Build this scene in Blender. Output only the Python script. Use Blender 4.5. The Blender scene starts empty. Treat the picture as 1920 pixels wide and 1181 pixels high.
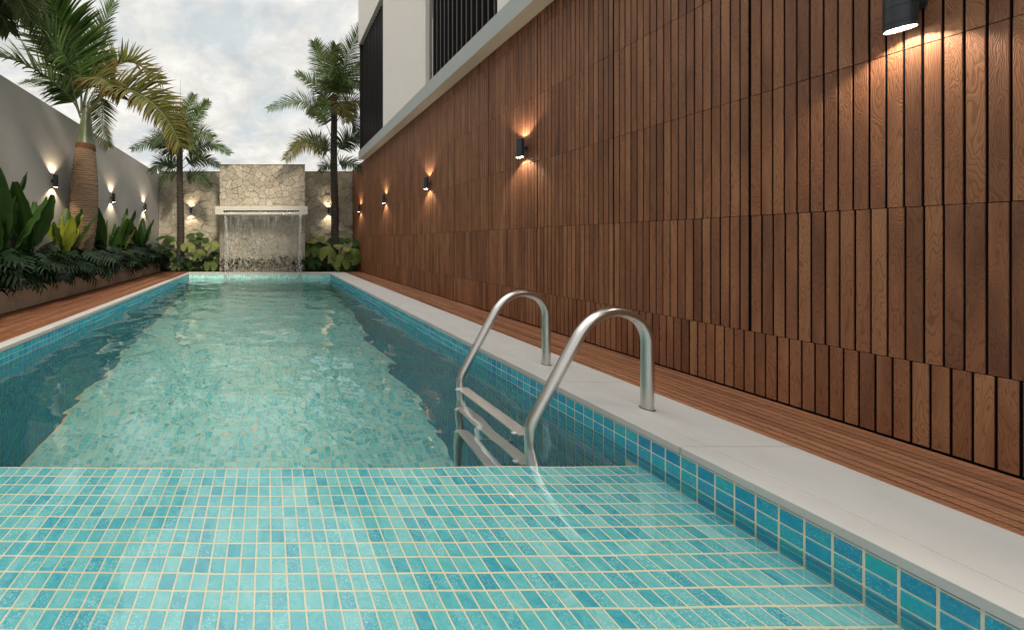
import bpy, math, random
import numpy as np
from mathutils import Vector, Matrix, Quaternion
random.seed(7); np.random.seed(7)
R = math.radians
S = bpy.context.scene
COL = S.collection

# ---------------------------------------------------------------- camera
CZ = .845                     # eye height above the coping (coping top is z = 0)
F = 588.0                     # focal length in photo pixels (photo 1920 wide)
cam_d = bpy.data.cameras.new('camera'); cam = bpy.data.objects.new('camera', cam_d); COL.objects.link(cam)
cam.location = (0, 0, CZ); cam.rotation_euler = (R(90), 0, 0)
cam_d.sensor_width = 36; cam_d.lens = F/1920*36
cam_d.shift_x = (960-502)/1920; cam_d.shift_y = (454.5-590.5)/1920
cam_d.clip_start = .02; cam_d.clip_end = 2000
S.camera = cam

# ---------------------------------------------------------------- sky and sun
SUN_AZ, SUN_EL = 163, 42      # clockwise from +Y, elevation
w = bpy.data.worlds.new('World'); S.world = w; w.use_nodes = True
nt = w.node_tree; nt.nodes.clear()
def N(t, typ, **kw):
    n = t.nodes.new(typ)
    for k, v in kw.items():
        if k.startswith('i_'): n.inputs[k[2:].replace('_', ' ')].default_value = v
        else: setattr(n, k, v)
    return n
def ramp(t, stops, interp='LINEAR'):
    n = t.nodes.new('ShaderNodeValToRGB'); cr = n.color_ramp; cr.interpolation = interp
    while len(cr.elements) < len(stops): cr.elements.new(.5)
    for e, (p, c) in zip(cr.elements, stops):
        e.position = p; e.color = (c[0], c[1], c[2], 1) if not isinstance(c, (int, float)) else (c, c, c, 1)
    return n
sky = N(nt, 'ShaderNodeTexSky', sky_type='NISHITA', sun_disc=False, sun_elevation=R(SUN_EL), sun_rotation=R(SUN_AZ))
sky.air_density = 1.2; sky.dust_density = 2.5
tc = N(nt, 'ShaderNodeTexCoord'); sep = N(nt, 'ShaderNodeSeparateXYZ')
nt.links.new(tc.outputs['Generated'], sep.inputs[0])
mz = N(nt, 'ShaderNodeMath', operation='ADD'); mz.inputs[1].default_value = .25
mzz = N(nt, 'ShaderNodeMath', operation='MAXIMUM'); mzz.inputs[1].default_value = .08
nt.links.new(sep.outputs['Z'], mz.inputs[0]); nt.links.new(mz.outputs[0], mzz.inputs[0])
dv = N(nt, 'ShaderNodeVectorMath', operation='DIVIDE'); cb = N(nt, 'ShaderNodeCombineXYZ')
for k in 'XYZ': nt.links.new(mzz.outputs[0], cb.inputs[k])
nt.links.new(tc.outputs['Generated'], dv.inputs[0]); nt.links.new(cb.outputs[0], dv.inputs[1])
n1 = N(nt, 'ShaderNodeTexNoise', i_Scale=3.4, i_Detail=9.0, i_Roughness=.6, i_Distortion=.25)
n2 = N(nt, 'ShaderNodeTexNoise', i_Scale=6.5, i_Detail=8.0, i_Roughness=.62, i_Distortion=.3)
mp = N(nt, 'ShaderNodeMapping'); mp.inputs['Location'].default_value = (4.3, 1.7, .6)
nt.links.new(dv.outputs[0], mp.inputs[0]); nt.links.new(mp.outputs[0], n1.inputs['Vector']); nt.links.new(mp.outputs[0], n2.inputs['Vector'])
mask = ramp(nt, [(.33, .35), (.52, 1.0)]); nt.links.new(n1.outputs[0], mask.inputs[0])
shade = ramp(nt, [(.30, (5.4, 5.42, 5.25)), (.5, (6.7, 6.6, 6.25)), (.68, (8.0, 7.85, 7.35))]); nt.links.new(n2.outputs[0], shade.inputs[0])
bluish = N(nt, 'ShaderNodeMix', data_type='RGBA'); bluish.inputs[0].default_value = .8
nt.links.new(sky.outputs[0], bluish.inputs[6]); bluish.inputs[7].default_value = (4.9, 5.6, 5.85, 1)
mx = N(nt, 'ShaderNodeMix', data_type='RGBA')
nt.links.new(mask.outputs[0], mx.inputs[0]); nt.links.new(bluish.outputs[2], mx.inputs[6]); nt.links.new(shade.outputs[0], mx.inputs[7])
# overcast sky: the zenith is brighter than the horizon
zg = N(nt, 'ShaderNodeMapRange'); zg.inputs[1].default_value = .60; zg.inputs[2].default_value = 1.0; zg.inputs[3].default_value = 1.0; zg.inputs[4].default_value = 3.8
nt.links.new(sep.outputs['Z'], zg.inputs[0])
vm = N(nt, 'ShaderNodeVectorMath', operation='SCALE'); nt.links.new(mx.outputs[2], vm.inputs[0]); nt.links.new(zg.outputs[0], vm.inputs['Scale'])
bg = N(nt, 'ShaderNodeBackground', i_Strength=.1); out = N(nt, 'ShaderNodeOutputWorld')
nt.links.new(vm.outputs[0], bg.inputs[0]); nt.links.new(bg.outputs[0], out.inputs[0])

sd = bpy.data.lights.new('sun', 'SUN'); sd.energy = 2.5; sd.angle = R(8); sd.color = (1, .88, .70)
so = bpy.data.objects.new('sun', sd); COL.objects.link(so)
sv = Vector((math.sin(R(SUN_AZ))*math.cos(R(SUN_EL)), math.cos(R(SUN_AZ))*math.cos(R(SUN_EL)), math.sin(R(SUN_EL))))
so.rotation_euler = (-sv).to_track_quat('-Z', 'Y').to_euler(); so.location = (3, -12, 14)

S.view_settings.view_transform = 'Standard'; S.view_settings.look = 'None'
S.view_settings.exposure = .35; S.view_settings.gamma = 1; S.view_settings.use_curve_mapping = False
cy = S.cycles
cy.max_bounces = 10; cy.diffuse_bounces = 4; cy.glossy_bounces = 4; cy.transmission_bounces = 8; cy.transparent_max_bounces = 8
cy.sample_clamp_indirect = 6; cy.blur_glossy = .5; cy.use_denoising = True

# ---------------------------------------------------------------- material helpers
def newmat(name):
    m = bpy.data.materials.new(name); m.use_nodes = True
    t = m.node_tree; b = t.nodes['Principled BSDF']
    return m, t, b
def L(t, a, b): t.links.new(a, b)
def math_(t, op, a, b=None, c=None):
    n = N(t, 'ShaderNodeMath', operation=op)
    for i, v in enumerate((a, b, c)):
        if v is None: continue
        if isinstance(v, (int, float)): n.inputs[i].default_value = v
        else: L(t, v, n.inputs[i])
    return n.outputs[0]
def mixc(t, f, a, b, bt='MIX'):
    n = N(t, 'ShaderNodeMix', data_type='RGBA', blend_type=bt)
    for i, v in ((0, f), (6, a), (7, b)):
        if isinstance(v, (int, float)): n.inputs[i].default_value = v
        elif isinstance(v, tuple): n.inputs[i].default_value = (*v[:3], 1)
        else: L(t, v, n.inputs[i])
    return n.outputs[2]
def pos(t): return N(t, 'ShaderNodeNewGeometry').outputs['Position']
def objc(t): return N(t, 'ShaderNodeTexCoord').outputs['Object']
def noise(t, vec, scale, detail=4, rough=.55, dist=0, dims='3D', w=None):
    n = N(t, 'ShaderNodeTexNoise', noise_dimensions=dims, i_Scale=scale, i_Detail=float(detail), i_Roughness=rough, i_Distortion=float(dist))
    L(t, vec, n.inputs['Vector'])
    if w is not None: L(t, w, n.inputs['W'])
    return n.outputs[0]
def mapping(t, vec, scale=(1,1,1), loc=(0,0,0)):
    n = N(t, 'ShaderNodeMapping'); n.inputs['Scale'].default_value = scale; n.inputs['Location'].default_value = loc
    L(t, vec, n.inputs[0]); return n.outputs[0]
def bump(t, b, h, strength=.3, dist=.01, normal=None):
    n = N(t, 'ShaderNodeBump', i_Strength=strength, i_Distance=dist); L(t, h, n.inputs['Height'])
    if normal is not None: L(t, normal, n.inputs['Normal'])
    L(t, n.outputs[0], b.inputs['Normal']); return n.outputs[0]
def attr(t, name): return N(t, 'ShaderNodeAttribute', attribute_name=name).outputs['Fac']
def rampc(t, fac, stops, interp='LINEAR'):
    n = ramp(t, stops, interp); L(t, fac, n.inputs[0]); return n.outputs[0]

ORD = ['first', 'second', 'third', 'fourth', 'fifth', 'sixth', 'seventh', 'eighth', 'ninth', 'tenth', 'eleventh', 'twelfth']
def mat_tile(name, cols, speck):
    m, t, b = newmat(name)
    p = pos(t)
    rnd = attr(t, 'rnd')       # one random value per tile
    wn = N(t, 'ShaderNodeTexWhiteNoise', noise_dimensions='1D'); L(t, rnd, wn.inputs['W'])
    off = N(t, 'ShaderNodeVectorMath', operation='MULTIPLY_ADD'); L(t, wn.outputs['Color'], off.inputs[0]); off.inputs[1].default_value = (7, 7, 7); L(t, p, off.inputs[2])
    blot = noise(t, off.outputs[0], 17, 6, .68, 1.2)
    fac = math_(t, 'ADD', math_(t, 'MULTIPLY', rnd, .34), math_(t, 'MULTIPLY', blot, .86))
    fac = math_(t, 'SUBTRACT', fac, .10)
    c = rampc(t, fac, [((i+.5)/len(cols), cc) for i, cc in enumerate(cols)])
    sp = noise(t, off.outputs[0], 210, 4, .75)
    sm = rampc(t, sp, [(.53, 0), (.62, 1)])
    w2 = N(t, 'ShaderNodeTexWhiteNoise', noise_dimensions='1D'); L(t, math_(t, 'MULTIPLY', rnd, 3.7), w2.inputs['W'])
    gate = rampc(t, w2.outputs['Value'], [(.35, .12), (.7, .65)])
    c = mixc(t, math_(t, 'MULTIPLY', sm, gate), c, speck)
    L(t, c, b.inputs['Base Color']); b.inputs['Roughness'].default_value = .22
    bump(t, b, noise(t, p, 60, 3), .15, .004)
    return m
def mat_simple(name, col, rough=.6, var=.15, scale=8, bs=.15, bd=.005, metallic=0, bscale=60, stain=None):
    m, t, b = newmat(name); p = pos(t)
    n = noise(t, p, scale, 6, .6, .3)
    c = mixc(t, n, tuple(x*(1-var) for x in col), tuple(min(1, x*(1+var)) for x in col))
    if stain:
        c = mixc(t, rampc(t, noise(t, p, stain[1], 5, .65, .6), [(.45, 0), (.7, stain[2])]), c, stain[0])
    L(t, c, b.inputs['Base Color']); b.inputs['Roughness'].default_value = rough; b.inputs['Metallic'].default_value = metallic
    if 'gap' in name: b.inputs['Specular IOR Level'].default_value = 0
    if bs: bump(t, b, noise(t, p, bscale, 5, .6), bs, bd)
    return m
def mat_wood(name, horizontal=False, dark=(.060,.021,.010), mid=(.228,.090,.040), light=(.43,.215,.10), rough=.5):
    m, t, b = newmat(name); p = pos(t)
    rn = attr(t, 'rnd')
    sc = (6, 1.0, 6) if horizontal else (12, 12, 1.9)
    cw = N(t, 'ShaderNodeCombineXYZ'); L(t, math_(t, 'MULTIPLY', rn, 37.0), cw.inputs[0]); L(t, math_(t, 'MULTIPLY', rn, 91.0), cw.inputs[1]); L(t, math_(t, 'MULTIPLY', rn, 53.0), cw.inputs[2])
    av = N(t, 'ShaderNodeVectorMath', operation='ADD'); L(t, mapping(t, p, sc), av.inputs[0]); L(t, cw.outputs[0], av.inputs[1])
    v = av.outputs[0]
    low = noise(t, v, 1.0, 3, .5, .5)
    rings = math_(t, 'SINE', math_(t, 'MULTIPLY', low, 250.0))
    fine = noise(t, mapping(t, v, (16, 16, 3) if not horizontal else (16, 2, 16)), 4.0, 5, .7)
    base = math_(t, 'ADD', math_(t, 'MULTIPLY', rn, .22), math_(t, 'MULTIPLY', low, .56))
    base = math_(t, 'ADD', base, math_(t, 'MULTIPLY', fine, .2))
    c = rampc(t, base, [(.22, dark), (.5, mid), (.86, light)])
    line = rampc(t, rings, [(.0, 0), (.5, .0), (1.0, .42)])
    c = mixc(t, line, c, tuple(x*.45 for x in dark))
    hue = noise(t, p, 1.3, 3)
    c = mixc(t, math_(t, 'MULTIPLY', hue, .16), c, (.16, .055, .03))
    L(t, c, b.inputs['Base Color'])
    b.inputs['Specular IOR Level'].default_value = .38
    L(t, rampc(t, fine, [(.3, rough-.1), (.7, rough+.15)]), b.inputs['Roughness'])
    h = math_(t, 'SUBTRACT', math_(t, 'MULTIPLY', fine, .8), math_(t, 'MULTIPLY', rings, .35))
    bump(t, b, h, .42, .002)
    return m, t, b
M = {}
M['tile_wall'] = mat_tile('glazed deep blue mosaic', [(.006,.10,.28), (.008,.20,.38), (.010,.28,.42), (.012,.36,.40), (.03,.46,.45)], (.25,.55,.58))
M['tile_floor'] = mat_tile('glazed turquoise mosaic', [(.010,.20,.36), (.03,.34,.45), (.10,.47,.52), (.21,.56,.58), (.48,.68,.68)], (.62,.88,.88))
M['tread'] = mat_simple('satin tread metal', (.66,.63,.60), .42, .05, 20, .05, .001, metallic=.35)
M['tile_deep'] = mat_tile('pale green mosaic', [(.02,.30,.46), (.09,.52,.58), (.26,.70,.67), (.46,.81,.75), (.66,.86,.80)], (.75,.92,.88))
M['grout'] = mat_simple('sandy grout', (.74,.66,.48), .85, .1, 30)
M['coping'] = mat_simple('pale coping stone', (.425,.418,.408), .55, .15, 5, .35, .003, bscale=40, stain=((.42,.42,.42), 3.0, .45))
M['render_grey'] = mat_simple('grey rendered wall', (.36,.345,.325), .8, .06, 2.5, .12, .004, bscale=120, stain=((.26,.24,.22), 1.2, .35))
M['planter'] = mat_simple('sand coloured planter render', (.70,.59,.48), .8, .1, 4, .15, .004, stain=((.18,.12,.08), 2.2, .5))
M['white_render'] = mat_simple('cream white render', (.74,.69,.64), .75, .04, 2, .08, .003, bscale=120)
M['ledge'] = mat_simple('grey painted ledge', (.36,.37,.36), .6, .05, 3, .08, .003)
M['soffit'] = mat_simple('tan painted soffit', (.42,.33,.26), .7, .05, 3, .08, .003)
M['dark'] = mat_simple('black louvre paint', (.018,.015,.016), .45, .2, 5, .05, .002)
M['louvre'] = mat_simple('dark bronze louvre', (.020,.015,.015), .5, .2, 5, .05, .002)
M['glass_dark'] = mat_simple('dark window glass', (.006,.006,.008), .25, .1, 2, 0)
M['backing'] = mat_simple('black batten gap', (.006,.006,.008), .9, .1, 5, 0)
M['spout'] = mat_simple('cream water ledge stone', (.62,.57,.51), .5, .05, 6, .1, .003)
M['joint'] = mat_simple('stone mortar', (.20,.17,.12), .95, .25, 9, .5, .01)
M['soil'] = mat_simple('dark soil', (.03,.022,.015), .95, .4, 20, .8, .02)
M['ground'] = mat_simple('packed earth', (.12,.10,.075), .95, .3, 3, .4, .02)
M['steel'] = mat_simple('brushed stainless steel', (.60,.585,.565), .3, .04, 20, .03, .001, metallic=1.0, bscale=400)
M['lamp_black'] = mat_simple('anthracite lamp metal', (.020,.026,.034), .38, .1, 30, .03, .001)
M['lamp_ring'] = mat_simple('white lamp lens rim', (.8,.78,.74), .4, .03, 10, 0)
M['plastic'] = mat_simple('white plastic bumper', (.8,.8,.78), .4, .03, 10, 0)
M['wood'], _, _ = mat_wood('vertical timber cladding')
M['deck'], dt, db = mat_wood('deck timber', True, (.085,.030,.014), (.27,.112,.052), (.46,.23,.12), .5)
# fine anti-slip grooves milled across the deck boards
dp = pos(dt); dsep = N(dt, 'ShaderNodeSeparateXYZ'); L(dt, dp, dsep.inputs[0])
gr = math_(dt, 'SINE', math_(dt, 'MULTIPLY', dsep.outputs['Y'], 2*math.pi/.045))
gr2 = math_(dt, 'SINE', math_(dt, 'MULTIPLY', dsep.outputs['Y'], 2*math.pi/.0115))
grm = math_(dt, 'MAXIMUM', rampc(dt, gr, [(.88, 0), (.99, .32)]), rampc(dt, gr2, [(.2, 0), (.9, .30)]))
src = db.inputs['Base Color'].links[0].from_socket
L(dt, mixc(dt, grm, src, (.05,.02,.012)), db.inputs['Base Color'])

def mat_stone():
    m, t, b = newmat('rough coral flagstone'); p = pos(t); rn = attr(t, 'rnd')
    n = noise(t, p, 7, 8, .68, .5); f = noise(t, p, 55, 6, .7)
    fac = math_(t, 'ADD', math_(t, 'MULTIPLY', rn, .3), math_(t, 'MULTIPLY', n, .8))
    c = rampc(t, fac, [(.25, (.40,.34,.255)), (.5, (.57,.50,.395)), (.8, (.72,.65,.535))])
    c = mixc(t, rampc(t, f, [(.38, .75), (.50, 0)]), c, (.20,.17,.12))
    c = mixc(t, rampc(t, noise(t, p, 1.1, 4, .6, .4), [(.5, 0), (.72, .55)]), c, (.22,.23,.20))
    L(t, c, b.inputs['Base Color']); b.inputs['Roughness'].default_value = .9
    bump(t, b, math_(t, 'ADD', math_(t, 'MULTIPLY', f, 1.4), n), 1.0, .028)
    return m
M['stone'] = mat_stone()

def mat_leaf(name, c0, c1, tip, rough=.42, trans=.3, rib=False):
    """c0/c1: two greens, tip: colour towards the leaf tip (attribute 'tip')."""
    m, t, b = newmat(name); p = pos(t)
    n = noise(t, p, 5, 4, .6); rn = attr(t, 'rnd')
    fac = math_(t, 'ADD', math_(t, 'MULTIPLY', n, .5), math_(t, 'MULTIPLY', rn, .6))
    c = mixc(t, rampc(t, fac, [(.25, 0), (.8, 1)]), c0, c1)
    c = mixc(t, attr(t, 'tip'), c, tip)
    L(t, c, b.inputs['Base Color']); b.inputs['Roughness'].default_value = rough+.15; b.inputs['Specular IOR Level'].default_value = .22
    tr = N(t, 'ShaderNodeBsdfTranslucent'); L(t, mixc(t, .6, c, (.35,.45,.06), 'MULTIPLY'), tr.inputs[0])
    L(t, mixc(t, .0, c, c), tr.inputs[0])
    ms = N(t, 'ShaderNodeMixShader'); ms.inputs[0].default_value = trans
    L(t, b.outputs[0], ms.inputs[1]); L(t, tr.outputs[0], ms.inputs[2])
    L(t, ms.outputs[0], t.nodes['Material Output'].inputs[0])
    bump(t, b, noise(t, p, 70, 3), .2, .004)
    return m
M['palm_leaf'] = mat_leaf('palm leaflet green', (.012,.042,.010), (.075,.145,.028), (.22,.14,.035))
M['palm_leaf_gold'] = mat_leaf('palm leaflet gold', (.035,.068,.014), (.14,.16,.032), (.28,.13,.035))
M['palm_leaf_dark'] = mat_leaf('palm leaflet deep green', (.010,.028,.010), (.050,.085,.024), (.13,.11,.03))
M['paddle'] = mat_leaf('paddle leaf green', (.008,.032,.010), (.028,.082,.017), (.07,.12,.022), .35, .3)
M['paddle_lamplit'] = mat_leaf('lamp lit paddle leaf', (.13,.22,.025), (.32,.36,.04), (.30,.25,.04), .38, .4)  # yellow copy of the paddle green, with the lamp light put into its colour
M['cutleaf'] = mat_leaf('dark cut leaf', (.003,.010,.005), (.009,.026,.009), (.020,.042,.012), .38, .15)
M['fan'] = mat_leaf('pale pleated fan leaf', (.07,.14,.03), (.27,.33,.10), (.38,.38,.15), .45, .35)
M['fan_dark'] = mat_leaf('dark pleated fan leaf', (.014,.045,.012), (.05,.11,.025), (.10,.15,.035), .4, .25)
M['shrub'] = mat_leaf('small shrub leaf', (.008,.020,.007), (.05,.07,.024), (.13,.13,.06), .45, .2)
M['stem'] = mat_simple('green leaf stalk', (.05,.09,.025), .5, .2, 10, .1, .003)
M['rachis'] = mat_simple('pale palm rachis', (.085,.10,.04), .5, .2, 10, .1, .003)
M['crownshaft'] = mat_simple('smooth green crownshaft', (.085,.11,.055), .4, .18, 7, .1, .004, stain=((.20,.17,.08), 5, .5))
def mat_trunk(name, a, b_, ring, pitch):
    m, t, b = newmat(name); p = pos(t); s = N(t, 'ShaderNodeSeparateXYZ'); L(t, p, s.inputs[0])
    z = math_(t, 'ADD', s.outputs['Z'], math_(t, 'MULTIPLY', noise(t, p, 4, 4), .11))
    st = math_(t, 'SINE', math_(t, 'MULTIPLY', z, 2*math.pi/pitch))
    fib = noise(t, mapping(t, p, (14, 14, 50)), 1.0, 5, .7)
    c = mixc(t, fib, a, b_); c = mixc(t, rampc(t, st, [(.6, 0), (.95, .8)]), c, ring)
    L(t, c, b.inputs['Base Color']); b.inputs['Roughness'].default_value = .85
    bump(t, b, math_(t, 'ADD', fib, math_(t, 'MULTIPLY', st, -.35)), .8, .012)
    return m
M['trunk'] = mat_trunk('ringed straw palm trunk', (.10,.056,.030), (.31,.215,.14), (.05,.025,.013), .037)
M['trunk_dark'] = mat_trunk('dark ringed palm trunk', (.016,.012,.009), (.07,.052,.04), (.012,.009,.007), .10)
M['husk'] = mat_simple('rust coloured leaf scar', (.105,.042,.018), .85, .5, 15, .4, .006)

def mat_water():
    m, t, b = newmat('pool water'); t.nodes.remove(b)
    g = N(t, 'ShaderNodeBsdfGlass', i_Roughness=0.0, i_IOR=1.333); g.inputs['Color'].default_value = (1, 1, 1, 1)
    gl_ = N(t, 'ShaderNodeBsdfGlossy', i_Roughness=0.0); fr_ = N(t, 'ShaderNodeFresnel', i_IOR=1.52)
    geo = N(t, 'ShaderNodeNewGeometry'); fac = math_(t, 'MULTIPLY', fr_.outputs[0], math_(t, 'MULTIPLY', math_(t, 'SUBTRACT', 1.0, geo.outputs['Backfacing']), .85))
    ms = N(t, 'ShaderNodeMixShader'); L(t, fac, ms.inputs[0]); L(t, g.outputs[0], ms.inputs[1]); L(t, gl_.outputs[0], ms.inputs[2])
    L(t, ms.outputs[0], t.nodes['Material Output'].inputs['Surface'])
    v = N(t, 'ShaderNodeVolumeAbsorption'); v.inputs['Color'].default_value = (.0, .80, .72, 1); v.inputs['Density'].default_value = .035
    L(t, v.outputs[0], t.nodes['Material Output'].inputs['Volume'])
    return m
M['water'] = mat_water()
def mat_fall():
    m, t, b = newmat('falling water'); t.nodes.remove(b)
    g = N(t, 'ShaderNodeBsdfGlass', i_Roughness=0.02, i_IOR=1.333)
    d = N(t, 'ShaderNodeBsdfDiffuse'); d.inputs[0].default_value = (.95, .93, .89, 1)
    e = N(t, 'ShaderNodeBsdfTransparent'); ms = N(t, 'ShaderNodeMixShader'); pz = pos(t); st_ = noise(t, mapping(t, pz, (34, 8, 2.6)), 1.0, 5, .7); L(t, rampc(t, st_, [(.45, .02), (.75, .38)]), ms.inputs[0])  # white diffuse streaks painted into the sheet as highlights
    m2 = N(t, 'ShaderNodeMixShader'); m2.inputs[0].default_value = .62
    L(t, g.outputs[0], ms.inputs[1]); L(t, d.outputs[0], ms.inputs[2]); L(t, ms.outputs[0], m2.inputs[1]); L(t, e.outputs[0], m2.inputs[2])
    L(t, m2.outputs[0], t.nodes['Material Output'].inputs['Surface']); return m
M['fall'] = mat_fall()
m, t, b = newmat('clear water drops'); t.nodes.remove(b); g_ = N(t, 'ShaderNodeBsdfGlass', i_Roughness=0.0, i_IOR=1.333); d_ = N(t, 'ShaderNodeBsdfDiffuse'); d_.inputs[0].default_value = (.9, .9, .88, 1); x_ = N(t, 'ShaderNodeMixShader', i_Fac=.3); L(t, g_.outputs[0], x_.inputs[1]); L(t, d_.outputs[0], x_.inputs[2]); L(t, x_.outputs[0], t.nodes['Material Output'].inputs['Surface']); M['drops'] = m
m, t, b = newmat('warm lamp lens'); b.inputs['Emission Color'].default_value = (1, .78, .5, 1); b.inputs['Emission Strength'].default_value = 1.0; b.inputs['Base Color'].default_value = (.8,.75,.7,1)
M['lens'] = m

# ---------------------------------------------------------------- object helpers
def tag(o, label=None, cat=None, group=None, kind=None):
    if label: o['label'] = label
    if cat: o['category'] = cat
    if group: o['group'] = group
    if kind: o['kind'] = kind
    return o
def thing(name, label, cat, loc=(0,0,0), rz=0, group=None):
    o = bpy.data.objects.new(name, None); COL.objects.link(o); o.location = loc; o.rotation_euler = (0, 0, rz)
    o.empty_display_size = .1
    return tag(o, label, cat, group)
def copy_tree(o, parent=None):
    c = o.copy(); COL.objects.link(c); c.parent = parent
    for ch in o.children: copy_tree(ch, c)
    return c
class MB:
    """collects geometry; values per face in self.a (dict of attribute -> list per vertex)"""
    def __init__(s): s.v = []; s.f = []; s.mi = []; s.rnd = []; s.tip = []
    def add(s, vs, fs, rnd=0., tip=None, mi=0):
        n = len(s.v); s.v += [tuple(x) for x in vs]; s.f += [tuple(i+n for i in f) for f in fs]
        s.mi += [mi]*len(fs); s.rnd += [rnd]*len(vs); s.tip += (list(tip) if tip is not None else [0.]*len(vs))
    def box(s, x0, x1, y0, y1, z0, z1, rnd=0., mi=0):
        s.add([(x0,y0,z0),(x1,y0,z0),(x1,y1,z0),(x0,y1,z0),(x0,y0,z1),(x1,y0,z1),(x1,y1,z1),(x0,y1,z1)],
              [(0,3,2,1),(4,5,6,7),(0,1,5,4),(1,2,6,5),(2,3,7,6),(3,0,4,7)], rnd, mi=mi)
    def cbox(s, x0, x1, y0, y1, z0, z1, c, rnd=0.):
        """box with chamfered edges (44 triangles)"""
        vs = []
        X = (x0, x1); Y = (y0, y1); Z = (z0, z1); sg = (1, -1)
        for k in range(8):
            i, j, l = k & 1, (k >> 1) & 1, k >> 2
            vs += [(X[i], Y[j]+sg[j]*c, Z[l]+sg[l]*c), (X[i]+sg[i]*c, Y[j], Z[l]+sg[l]*c), (X[i]+sg[i]*c, Y[j]+sg[j]*c, Z[l])]
        def V(i, j, l, a): return (i+2*j+4*l)*3+a
        fs = []
        for i in (0, 1):
            q = [V(i,0,0,0), V(i,1,0,0), V(i,1,1,0), V(i,0,1,0)]; fs.append(q if i else q[::-1])
            q = [V(0,i,0,1), V(1,i,0,1), V(1,i,1,1), V(0,i,1,1)]; fs.append(q[::-1] if i else q)
            q = [V(0,0,i,2), V(1,0,i,2), V(1,1,i,2), V(0,1,i,2)]; fs.append(q if i else q[::-1])
        for a in (0, 1):
            for bb in (0, 1):
                q = [V(a,bb,0,0), V(a,bb,1,0), V(a,bb,1,1), V(a,bb,0,1)]; fs.append(q if a ^ bb else q[::-1])
                q = [V(a,0,bb,0), V(a,1,bb,0), V(a,1,bb,2), V(a,0,bb,2)]; fs.append(q[::-1] if a ^ bb else q)
                q = [V(0,a,bb,1), V(1,a,bb,1), V(1,a,bb,2), V(0,a,bb,2)]; fs.append(q if a ^ bb else q[::-1])
        for i in (0, 1):
            for j in (0, 1):
                for l in (0, 1):
                    q = [V(i,j,l,0), V(i,j,l,1), V(i,j,l,2)]; fs.append(q if (i+j+l) % 2 else q[::-1])
        s.add(vs, fs, rnd)
    def tube(s, pts, rad, n=12, caps=True, rnd=0., mi=0, tip=None):
        pts = [Vector(p) for p in pts]; m = len(pts)
        rad = rad if isinstance(rad, (list, tuple)) else [rad]*m
        T = [(pts[min(i+1, m-1)]-pts[max(i-1, 0)]).normalized() for i in range(m)]
        u = T[0].orthogonal().normalized(); vs = []; tp = []
        for i in range(m):
            u = (u-T[i]*u.dot(T[i])).normalized(); v = T[i].cross(u)
            for k in range(n):
                a = 2*math.pi*k/n; vs.append(pts[i]+(u*math.cos(a)+v*math.sin(a))*rad[i]); tp.append(tip[i] if tip else 0.)
        fs = [(i*n+k, i*n+(k+1) % n, (i+1)*n+(k+1) % n, (i+1)*n+k) for i in range(m-1) for k in range(n)]
        if caps: fs += [tuple(range(n))[::-1], tuple((m-1)*n+k for k in range(n))]
        s.add(vs, fs, rnd, tp, mi)
    def build(s, name, mats, parent=None, smooth=False, kind=None):
        me = bpy.data.meshes.new(name)
        off = (0, 0, 0)
        q_ = parent
        while q_ is not None:
            if q_.get('_abs'): off = q_.location
            q_ = q_.parent
        v = np.array(s.v, dtype=np.float64).reshape(-1, 3) - np.array(off)
        me.from_pydata(v.tolist(), [], s.f)
        for mm in (mats if isinstance(mats, (list, tuple)) else [mats]): me.materials.append(mm)
        if any(s.mi): me.polygons.foreach_set('material_index', s.mi)
        for nm, arr in (('rnd', s.rnd), ('tip', s.tip)):
            if any(arr): me.attributes.new(nm, 'FLOAT', 'POINT').data.foreach_set('value', arr)
        if smooth: me.polygons.foreach_set('use_smooth', [True]*len(me.polygons))
        me.update()
        if smooth: me.set_sharp_from_angle(angle=R(40))
        o = bpy.data.objects.new(name, me); COL.objects.link(o)
        if parent is not None: o.parent = parent
        if kind: o['kind'] = kind
        return o
def athing(name, label, cat, loc=(0,0,0), group=None):
    """a thing whose parts are given in world coordinates"""
    o = thing(name, label, cat, loc, 0, group); o['_abs'] = 1; return o
def box_part(name, b, mat, parent, bev=0, kind=None):
    mb = MB()
    if bev: mb.cbox(*b, bev)
    else: mb.box(*b)
    return mb.build(name, mat, parent, kind=kind)
def P(x, y, Y):
    """world point seen at photo pixel x, y when it stands Y metres in front of the camera"""
    return Vector(((x-502)*Y/F, Y, CZ-(y-454.5)*Y/F))

# ---------------------------------------------------------------- dimensions
XR, XL = 1.707, -2.139            # pool inner faces (coping nosing)
XRC, XLC = 2.178, -2.253          # outer edge of the coping
XW = 2.709                        # face of the timber cladding
XP = -3.168                       # face of the planter
XLW = -3.47                       # face of the left garden wall
YE, YEC, YB = 8.55, 9.02, 10.0    # pool end, end of coping, stone back wall
YF = 9.2                          # feature wall face
YN = -1.6                         # near end of the pool, behind the camera
WATER = -.143; STEP = -.25; STEPY = 1.455; FLOOR = -2.15
TW = XR+.008; TL = XL-.008; TE = YE+.008   # tile faces just behind the nosing

# ---------------------------------------------------------------- ground
g = MB()
g.add([(-400,-400,-.12),(400,-400,-.12),(400,800,-.12),(-400,800,-.12),(-2.6,-2.1,-.12),(2.1,-2.1,-.12),(2.1,9.3,-.12),(-2.6,9.3,-.12)],
      [(0,1,5,4),(1,2,6,5),(2,3,7,6),(3,0,4,7)])
g.build('ground', M['ground'], kind='structure')

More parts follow.
